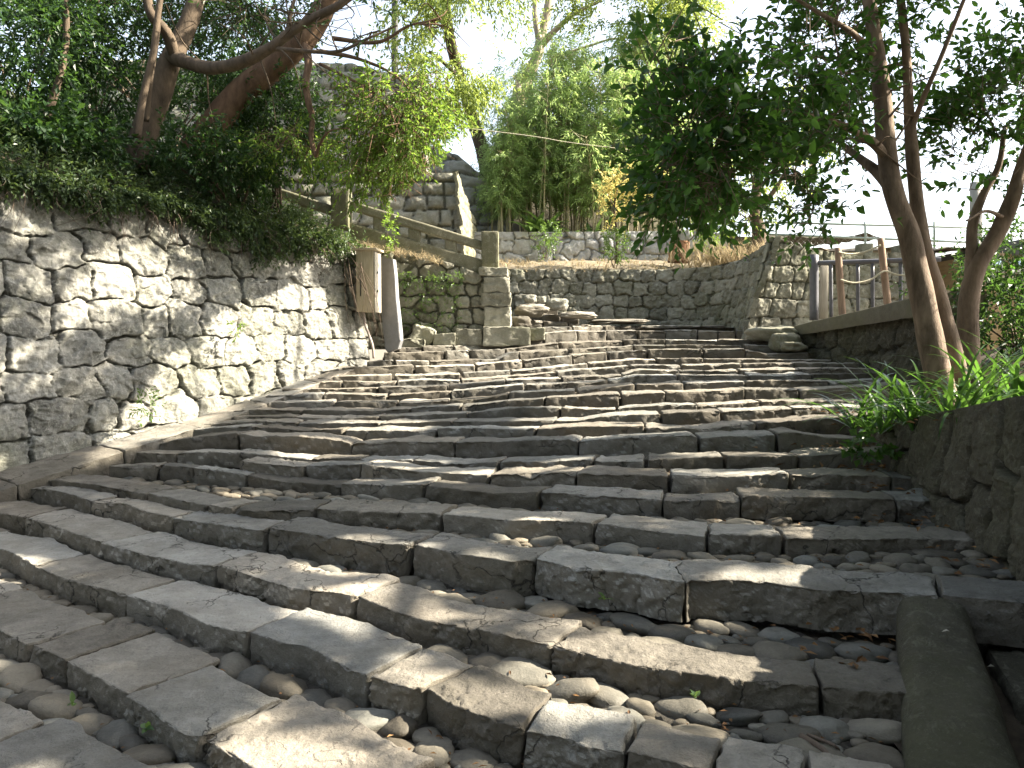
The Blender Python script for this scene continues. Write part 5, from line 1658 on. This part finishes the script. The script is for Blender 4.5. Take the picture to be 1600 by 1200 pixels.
# ---- ivy and low plants over the top of the left wall
def wallpt(t, z, out=.03):
    b = Wst + WD * (t + 4.5)
    zb = np.interp(t, [-4.5, 0, 1.93, 3.04, WL], [-.25, .38, .72, .99, 1.38]) - .1
    o_ = out - .16 * (z - zb)
    return np.stack([b[..., 0] + WN[0] * o_, b[..., 1] + WN[1] * o_, z], -1) if np.ndim(t) else np.array([b[0] + WN[0] * o_, b[1] + WN[1] * o_, z])
iv = Local((-3.5, 8.5, 3))
tws = Local((-3.5, 8.5, 3))
n = 2600
t_ = rng.uniform(-3.6, WL + .05, n)
topz = np.interp(t_, [-4.5, -1, 0, 2, 3.4, WL], [3.35, 3.3, 3.24, 3.1, 3.0, 2.9])
hang_len = .02 + .40 * np.clip(fbm(np.stack([t_ * 1.1, 0 * t_, 0 * t_], -1), 3, 77) + .15, 0, 1.2) * np.interp(t_, [-3, 0, 1.0, 2.0, WL], [.45, .5, .8, 1.1, .9])
zz = topz + .12 - hang_len * rng.uniform(0, 1, n) ** 1.5
bb = Wst + WD[None] * (t_[:, None] + 4.5)
zb_ = np.interp(t_, [-4.5, 0, 1.93, 3.04, WL], [-.25, .38, .72, .99, 1.38]) - .1
oo = .05 - .16 * (zz - zb_)
P = np.concatenate([bb + WN * oo[:, None], zz[:, None]], 1)
A = np.array([WN[0] * .7, WN[1] * .7, -.6]) + rng.normal(0, .3, (n, 3))
sprays(iv, P, A, 8, .2, .055, .03, .7, .2, True, .5, .4, True, 1, None, .3, .6)
# on the slope above
n = 3000
t_ = rng.uniform(-4.3, WL, n)
w_ = rng.uniform(0, 1, n) ** 1.4 * 2.2
P = []
for a, w in zip(t_, w_):
    i_ = int(np.clip((a + 4.5) / (WL + 4.6) * 69, 0, 69))
    j_ = np.clip(w / 9 * 45, 0, 44.9)
    j0 = int(j_)
    P.append(HS[i_, j0] * (1 - (j_ - j0)) + HS[i_, min(j0 + 1, 45)] * (j_ - j0))
P = np.array(P) + np.stack([rng.normal(0, .03, n), rng.normal(0, .03, n), rng.uniform(0, .1, n)], 1)
A = np.array([WN[0] * .5, WN[1] * .5, .7]) + rng.normal(0, .35, (n, 3))
sprays(iv, P, A, 8, .26, .065, .028, .7, .2, True, .4, .4, False, 1, None, .15)
tag(iv.build('ground_cover', M['ivy'], smooth=False, loc=(-3.5, 8.5, 3)), 'ivy and small leaved ground cover draped over the top of the left wall', 'ground cover', kind='stuff')
# dry stems among it
ds = MB()
for _ in range(260):
    a = random.uniform(-2.8, WL)
    z = float(np.interp(a, [-4.5, -1, 0, 2, 3.4, WL], [3.35, 3.3, 3.24, 3.1, 3.0, 2.9])) + random.uniform(-.1, .12)
    p = wallpt(a, z, .06)
    L_ = random.uniform(.15, .55)
    p1 = p + np.array([WN[0], WN[1], 0]) * random.uniform(.02, .12) + np.array([random.gauss(0, .08), random.gauss(0, .08), -L_ * .5])
    p2 = wallpt(a + random.gauss(0, .1), z - L_, .05)
    tube(ds, [p, p1, p2], [.004, .003, .0015], 4, 8, 0, 0, random.random(), False)
for _ in range(16):         # bare creepers round the cabinet and over the end of the wall
    p = at(random.uniform(535, 566), random.uniform(395, 430), 10.6)
    q_ = at(random.uniform(552, 600), random.uniform(470, 545), 10.75)
    tube(ds, [p, (p + q_) / 2 + rng.normal(0, .07, 3), q_], [.004, .003, .0015], 4, 10, 0, 0, random.random(), False)
tag(ds.build('dry_stems', M['twig']), 'dry trailing stems hanging over the left wall and around the cabinet', 'stems', kind='stuff')
# sunlit weeds by the balustrade, straw on the bank
shrub('weed', 'bright green upright weed growing in front of the balustrade', 'plant', at(612, 392, 11.6), [(at(608, 362, 11.6), np.array([.09, .09, .28]))], 26, M['oakleaf'], 9, .16, .05, .03, 0, 51, .8, 2, .006, gapt=-2)
shrub('weed', 'small bright fern like weed rooted in a joint near the foot of the left wall', 'plant', at(232, 640, 8.15), [(at(228, 632, 8.1), np.array([.08, .05, .09]))], 16, M['bushleaf'], 7, .14, .05, .02, .3, 52, .6, 2, .004, gapt=-2)
shrub('weed', 'tiny yellow green weed in the middle of the left wall', 'plant', at(368, 516, 9.2), [(at(367, 513, 9.15), np.array([.05, .04, .05]))], 10, M['oakleaf'], 6, .08, .04, .022, .2, 53, .7, 2, .004, gapt=-2)

def blades(mb, C, n, ln, wd, lean, tint0, arch=.5, seg=5, ts=.25):
    """arching grass or strap leaves from points C"""
    for c in C:
        for _ in range(n):
            a = random.uniform(0, 6.283)
            L_ = ln * random.uniform(.55, 1.15)
            d = np.array([math.cos(a), math.sin(a), 0])
            sd_ = np.array([-d[1], d[0], 0])
            u = np.linspace(0, 1, seg + 1)
            ar = arch * random.uniform(.5, 1.4)
            ln0 = lean * random.uniform(.3, 1.2)
            ang = (math.pi / 2 - ln0) - ar * 2.2 * u ** 1.3
            dx = np.concatenate([[0], np.cumsum(np.cos(ang[:-1])) / seg * L_])
            dz = np.concatenate([[0], np.cumsum(np.sin(ang[:-1])) / seg * L_])
            w = wd * random.uniform(.7, 1.2) * np.minimum(1, 1.6 * (1 - u) ** .7) * (.6 + .4 * np.minimum(1, u * 4))
            mid = c + d[None] * dx[:, None] + np.array([0, 0, 1]) * dz[:, None]
            V = np.stack([mid - sd_ * w[:, None] / 2 + np.array([0, 0, 1]) * w[:, None] * .12, mid, mid + sd_ * w[:, None] / 2 + np.array([0, 0, 1]) * w[:, None] * .12], 1)
            mb.add(V, grid_faces(seg + 1, 3), None, float(np.clip(tint0 + random.gauss(0, ts), 0, 1)))
# strap leaved plants along the planter edge
for k, (px, py, d, n, lab) in enumerate([
        (1375, 640, 6.3, 24, 'strap leaved plant arching out over the step ends, leftmost of the clumps'), (1425, 618, 6.7, 24, 'strap leaved clump at the foot of the tan forked trunk'),
        (1440, 642, 5.9, 22, 'strap leaved clump leaning over the dark planter wall left of centre'), (1500, 640, 5.4, 22, 'strap leaved clump on the planter just right of the trunk foot'),
        (1545, 604, 5.8, 24, 'strap leaved clump between the second trunk and the right edge'), (1590, 585, 5.5, 24, 'strap leaved clump cut off by the right edge of the picture'),
        (1490, 610, 7.0, 20, 'strap leaved clump between the two tan trunks')]):
    c = at(px, py, d)
    c[2] = sz(c[0], c[1]) - .02
    mb = Local(c)
    blades(mb, [c + np.array([random.gauss(0, .08), random.gauss(0, .08), 0]) for _ in range(4)], n // 2, .78, .03, .9, .3, .6, 9, .3)
    tag(mb.build('strap_leaf_plant', M['strap'], loc=c), lab, 'plant', 'strap leaved plants on the planter')
shrub('weed', 'round leaved weed at the foot of the planter wall beside the steps', 'plant', at(1368, 700, 6.0), [(at(1362, 690, 5.95), np.array([.1, .08, .12]))], 14, M['strap'], 5, .12, .075, .07, .2, 54, .5, 2, .005, gapt=-2)

for k, (px, py, z, lab) in enumerate([(1085, 1090, .17, 'single green seedling in the joint below the sunlit slab'), (115, 1100, .0, 'tiny green seedling between the lowest cobbles, the upper of two'),
                                      (230, 1138, .0, 'tiny green seedling between the lowest cobbles, the lower of two'), (945, 935, .28, 'small green seedling under the tall dark faced block')]):
    c = at_z(px, py, z)
    mb = Local(c)
    P = np.tile(c, (5, 1)) + rng.normal(0, .004, (5, 3))
    D = np.stack([rng.normal(0, 1, 5), rng.normal(0, 1, 5), rng.uniform(.2, 1, 5)], 1)
    leaves(mb, P, D, np.array([0, 0, 1.0]) + rng.normal(0, .3, (5, 3)), .045 * rng.uniform(.7, 1.2, 5), .026 * np.ones(5), rng.random(5), False)
    tag(mb.build('seedling', M['bushleaf'], loc=c), lab, 'plant')

# ---- terrace plants
gr = Local((2, 16, 3.2))
C = []
for _ in range(420):
    x, y = random.uniform(-.8, 4.2), random.uniform(15.2, 18)
    C.append(np.array([x, y, float(ter(np.array(x), np.array(y))) + .0]))
blades(gr, C, 5, .16, .008, .9, .6, .7, 3)
C = []
for _ in range(130):
    p = at(random.gauss(1140, 34), 400, random.uniform(14.6, 16.4))
    C.append(np.array([p[0], p[1], 3.02 + random.uniform(0, .1)]))
blades(gr, C, 9, .55, .012, .55, .6, .5, 4)
tag(gr.build('dry_grass', M['dry'], loc=(2, 16, 3.2)), 'dry straw coloured grass on the terrace behind the curved wall', 'grass', kind='stuff')
gr = Local((-1, 11.6, 2.8))
C = [np.array([at(random.uniform(560, 690), 500, 11.75)[0], random.uniform(11.5, 12.0), 0]) for _ in range(90)]
for c in C:
    c[2] = np.interp(c[0], [-2.2, -.9], [2.98, 2.72]) + random.uniform(-.02, .05)
blades(gr, C, 6, .17, .008, 1.1, .5, .9, 4)
tag(gr.build('dry_grass', M['dry'], loc=(-1, 11.6, 2.8)), 'dry brown straw hanging over the mossy wall below the balustrade', 'grass', kind='stuff')
# moss tufts and green creeping leaves on the mossy wall
mo = Local((-1.2, 12, 2.3))
n = 300
px, py = rng.uniform(615, 720, n), 425 + rng.uniform(0, 1, n) ** 1.4 * 90
P = np.array([at(a, b, 11.93) for a, b in zip(px, py)])
sprays(mo, P, np.tile([0, -.6, -.3], (n, 1)), 6, .08, .028, .018, .6, .1, True, .55, .4, False)
tag(mo.build('creeper', M['bushleaf'], smooth=False, loc=(-1.2, 12, 2.3)), 'tiny leaved creeper spread over the mossy wall', 'creeper', kind='stuff')
# yellow leaved sapling
b = at(962, 405, 16.2)
t = thing('yellow_sapling', 'slender sapling with yellow autumn leaves in front of the bamboo', 'sapling', None, b)
tb = Local(b)
limb(tb, [(963, 412, 16.2), (964, 370, 16.2), (960, 320, 16.2), (968, 290, 16.2), (985, 272, 16.2)], .03, .012, 8)
limb(tb, [(962, 310, 16.2), (985, 297, 16.1), (1020, 300, 16.0), (1045, 288, 16)], .018, .006, 6)
limb(tb, [(962, 330, 16.2), (950, 300, 16.3), (955, 278, 16.3)], .014, .005, 6)
tb.build('stem', M['bark_dark'], t)
cr = Local(b)
P, A = blob_points([ib(972, 285, 30, 18, 16.0, .25), ib(960, 318, 22, 24, 16.2, .25, .8), ib(1022, 288, 36, 16, 15.9, .25), ib(995, 312, 20, 12, 16.1, .2, .6), ib(962, 348, 12, 12, 16.2, .15, .6)], 230, 3, -.5, .1, 31)
sprays(cr, P, A, 7, .22, .07, .04, .4, .2, True, .6, .4, False)
cr.build('foliage', M['yellow'], t, smooth=False)
shrub('evergreen_shrub', 'narrow upright glossy shrub at the foot of the yellow sapling', 'shrub', at(962, 412, 15.9), [ib(962, 384, 15, 24, 15.9, .18)], 90, M['bushleaf'], 9, .17, .055, .03, 0, 33, .6, 4, .008, gapt=-2)
shrub('evergreen_shrub', 'small blue green shrub in front of the granite wall below the broad leaved plant', 'shrub', at(852, 398, 17.6), [ib(856, 372, 16, 20, 17.7, .2), ib(845, 386, 10, 10, 17.6, .15)], 70, M['bushleaf'], 8, .18, .06, .03, .1, 34, .3, 4, .008, gapt=-2)
shrub('evergreen_shrub', 'yellow green shrub at the right end of the granite wall', 'shrub', at(1110, 395, 16.6), [ib(1112, 352, 26, 30, 16.6, .4), ib(1090, 340, 18, 22, 17, .3), ib(1115, 385, 14, 14, 16.2, .2, .7)], 130, M['oakleaf'], 9, .26, .075, .035, .1, 35, .5, 5, .01, gapt=-.6)
# broad leaved plant
b = at(848, 360, 18.5)
b[2] = 4.05
mb = Local(b)
blades(mb, [b + np.array([random.gauss(0, .16), random.gauss(0, .1), 0]) for _ in range(5)], 7, .8, .15, .95, .4, .5, 7)
tag(mb.build('broad_leaf_plant', M['bushleaf'], loc=b), 'broad leaved dark green plant spreading over the top of the granite wall', 'plant')
b = at(900, 356, 18.45)
b[2] = 4.05
mb = Local(b)
blades(mb, [b + np.array([random.gauss(0, .2), random.gauss(0, .06), 0]) for _ in range(3)], 5, .5, .1, 1.0, .5, .5, 6)
tag(mb.build('broad_leaf_plant', M['bushleaf'], loc=b), 'lower broad leaved plant at the foot of the bamboo stems', 'plant')

# ---- bamboo
def bamboo_variant(k, h):
    g = np.random.default_rng(100 + k)
    cu = MB()
    lean_ = g.normal(0, .05, 2)
    zs = np.linspace(0, h, 24)
    pts = np.stack([lean_[0] * zs + .25 * (zs / h) ** 3 * g.normal(0, 1), lean_[1] * zs - .5 * (zs / h) ** 3 * abs(g.normal(0, .8)), zs], 1)
    rad = np.interp(zs, [0, h], [.024, .006]) * (1 + .15 * (np.arange(24) % 2))
    tube(cu, pts, rad, 7)
    lf = MB()
    m = 70
    u = g.uniform(.2, 1, m) ** .75
    C = np.stack([np.interp(u * h, zs, pts[:, c]) for c in range(3)], 1)
    ang = g.uniform(0, 6.283, m)
    A = np.stack([np.cos(ang), np.sin(ang), g.uniform(.1, .8, m)], 1)
    ext = g.uniform(.1, .65, m)
    for c, a, e in zip(C, A, ext):
        tube(cu, [c, c + unit(a) * e], [.005, .002], 3, None, 0, 0, .5, False)
    C = C + unit(A) * ext[:, None] * .6
    sprays(lf, C, A * .6, 13, .42, .15, .02, .5, .3, True, .7, .35, False, .8, None, .45)
    return cu.mesh('culm', M['culm']), lf.mesh('foliage', M['bamboo'], False)
BV = [bamboo_variant(k, h) for k, h in enumerate((3.6, 4.1, 4.5, 3.3, 4.0, 3.0, 4.3, 2.4))]
proto = None
nb = 0
for px0, px1, d0, d1, cnt, hs_ in ((765, 1010, 18.7, 19.6, 40, 1.0), (770, 1060, 19.6, 21.5, 44, 1.1), (1000, 1120, 18.8, 20.5, 24, .75), (740, 800, 18.9, 20, 8, .7)):
    for _ in range(cnt):
        px, d = random.uniform(px0, px1), random.uniform(d0, d1)
        p = at(px, HZ, d)
        p[2] = 4.0 + (d - 18.2) * .07 - .05
        k = random.randrange(8)
        o = link('bamboo', None, None, p)
        s_ = hs_ * random.uniform(.82, 1.08) * np.interp(px, [760, 830, 900, 990, 1100], [.72, .9, 1.0, 1.06, .9])
        o.scale = (s_, s_, s_)
        o.rotation_euler = (0, 0, random.uniform(0, 6.283))
        tag(o, 'thin bamboo with feathery pale green leaves in the grove above the granite wall', 'bamboo', 'bamboos of the grove')
        for nm, me in zip(('culm', 'foliage'), BV[k]):
            c = link(nm, me, o)

# ---- unseen trees added right of the picture, crowns shaped to shade the stairs
for k, (base, blobs, n, lab) in enumerate([
        ((7.6, 7.2, 1.6), [((5.2, 6.2, 6.6), (3.0, 2.4, 1.0)), ((8.2, 7.0, 7.4), (2.4, 2.4, 1.1)), ((7.6, 3.6, 6.6), (2.8, 1.9, .9)), ((4.4, 3.6, 6.0), (2.0, 1.6, .6)), ((2.6, 6.0, 6.2), (1.6, 1.8, .7))], 3300, 'unseen broad evergreen tree added right of the picture to shade the lower stairs'),
        ((10.5, 9.5, 1.8), [((8.4, 10.2, 8.4), (3.2, 2.6, 1.1)), ((11.2, 10.5, 8.8), (2.2, 2.2, 1.2)), ((5.2, 9.6, 7.6), (2.2, 1.7, .7)), ((2.2, 9.2, 7.3), (2.7, 2.2, .7)), ((.4, 11.2, 8.0), (2.6, 1.5, .7)), ((10.0, 13.0, 6.3), (1.7, 1.3, 1.8))], 3800, 'unseen tall evergreen tree added right of the picture to shade the upper stairs and the left wall')]):
    base = np.array(base)
    t = thing('added_shade_tree', lab, 'tree', None, base)
    tb = Local(base)
    tube(tb, [base - [0, 0, .4], base + [-.1, 0, 2], base + [-.3, -.2, 4]], [.26, .22, .18], 14, 24, .1, k)
    for bi, b in enumerate(blobs):
        kq = .4 if bi in (3, 4) else 1
        tube(tb, [base + [-.28, -.2, 3.8], (base + [-.3, -.2, 4.6]) * .5 + np.array(b[0]) * .5, np.array(b[0])], [.14 * kq, .09 * kq, .04 * kq], 9, 16, .08, k)
    tb.build('trunk', M['bark_tan'], t)
    cr = Local(base)
    bl = [(np.array(c), np.array(r)) for c, r in blobs]
    P, A = blob_points(bl, n, .6, -1.5, .0, 60 + k)
    sprays(cr, P, A, 12, .5, .16, .085, .9, .15, True, .45, .3, True, 1, None, .1)
    cr.build('crown', M['camellia'], t, smooth=False)

# unseen trees added behind the viewer to darken the step fronts
for k, (base, blobs, n, lab) in enumerate([
        ((-5.5, -6, -.2), [((-5.5, -5, 6.5), (3.6, 2.2, 6.0)), ((-9, -2.0, 6.5), (2.4, 3.2, 5.5))], 3000, 'unseen dense evergreen tree added behind the viewpoint to block skylight, on the left'),
        ((.5, -8, -.2), [((.5, -6.5, 7), (3.8, 2.2, 6.8)), ((.0, -3.5, 9.0), (4.2, 2.8, 2.4))], 3200, 'unseen dense evergreen tree added behind the viewpoint to block skylight, in the middle'),
        ((6.5, -5.5, -.2), [((6, -5, 6.5), (3.4, 2.4, 6.0)), ((7.5, -1.0, 5.5), (2.4, 2.8, 4.4))], 3000, 'unseen dense evergreen tree added behind the viewpoint to block skylight, on the right')]):
    base = np.array(base)
    t = thing('added_shade_tree', lab, 'tree', None, base)
    tb = Local(base)
    tube(tb, [base, base + [.1, 0, 2], base + [.1, .1, 5]], [.3, .24, .15], 12, 20, .1, k)
    tb.build('trunk', M['bark_dark'], t)
    cr = Local(base)
    P, A = blob_points([(np.array(c), np.array(r)) for c, r in blobs], n, .6, -1.5, .3, 80 + k)
    sprays(cr, P, A, 12, .55, .2, .1, .6, .15, True, .4, .3, True, 1, None, .1)
    cr.build('crown', M['darkleaf'], t, smooth=False)

# ---- litter
lt = MB()
def scatter(n, fx, ln=.05, wd=.022):
    P = np.array([fx() for _ in range(n)])
    D = np.stack([rng.normal(0, 1, n), rng.normal(0, 1, n), rng.normal(0, .12, n)], 1)
    leaves(lt, P, D, np.array([0, 0, 1.0]) + rng.normal(0, .3, (n, 3)), ln * rng.uniform(.5, 1.2, n), wd * rng.uniform(.6, 1.2, n), rng.random(n), True, .1)
def onstep():
    i = random.choice([0, 1, 1, 2, 2, 3, 3, 3, 4, 4, 5, 6, 7])
    xs, W = CURVES[i]
    k = random.randrange(len(W))
    v = GAPS[i][k] * random.uniform(.55, 1.0)
    p = W[k].copy()
    p[:2] += BACKS[i][k] * v
    p[2] -= random.uniform(.02, .07)
    return p
scatter(1100, onstep, .034, .014)
def edge():
    i = random.choice([3, 4, 5, 6, 7, 8])
    xs, W = CURVES[i]
    k = len(W) - 1 - int(abs(random.gauss(0, 40)))
    k = max(0, k)
    p = W[k].copy()
    p[:2] += BACKS[i][k] * GAPS[i][k] * random.uniform(.3, 1)
    p[2] += .012
    return p
scatter(150, edge, .065, .03)
def plant():
    x, y = random.uniform(2.7, 4.8), random.uniform(3, 7.5)
    return np.array([x, y, float(sz(np.array(x), np.array(y))) + .02])
scatter(500, plant, .07, .035)
tag(lt.build('leaf_litter', M['litter'], smooth=False), 'fallen brown leaves and needles in the joints and along the planter', 'leaf litter', kind='stuff')
# white petals on and beside the cheek stone
for k, (px, py, z) in enumerate([(1478, 987, .41), (1548, 1042, .16), (1548, 1133, .2), (1592, 1104, .12)]):
    c = at_z(px, py, z)
    mb = MB()
    mb.add(np.array([[-.018, 0, 0], [0, -.008, .006], [.018, .002, .001], [0, .009, .004], [0, 0, .012]]), None, [(0, 1, 4), (1, 2, 4), (2, 3, 4), (3, 0, 4)], .5)
    tag(mb.build('petal', M['wood_side'], loc=c), ['white petal on the upper end of the cheek stone', 'white petal on the dark block right of the cheek stone', 'white petal low on the right flank of the cheek stone', 'white petal at the right edge beside the dark blocks'][k], 'petal')
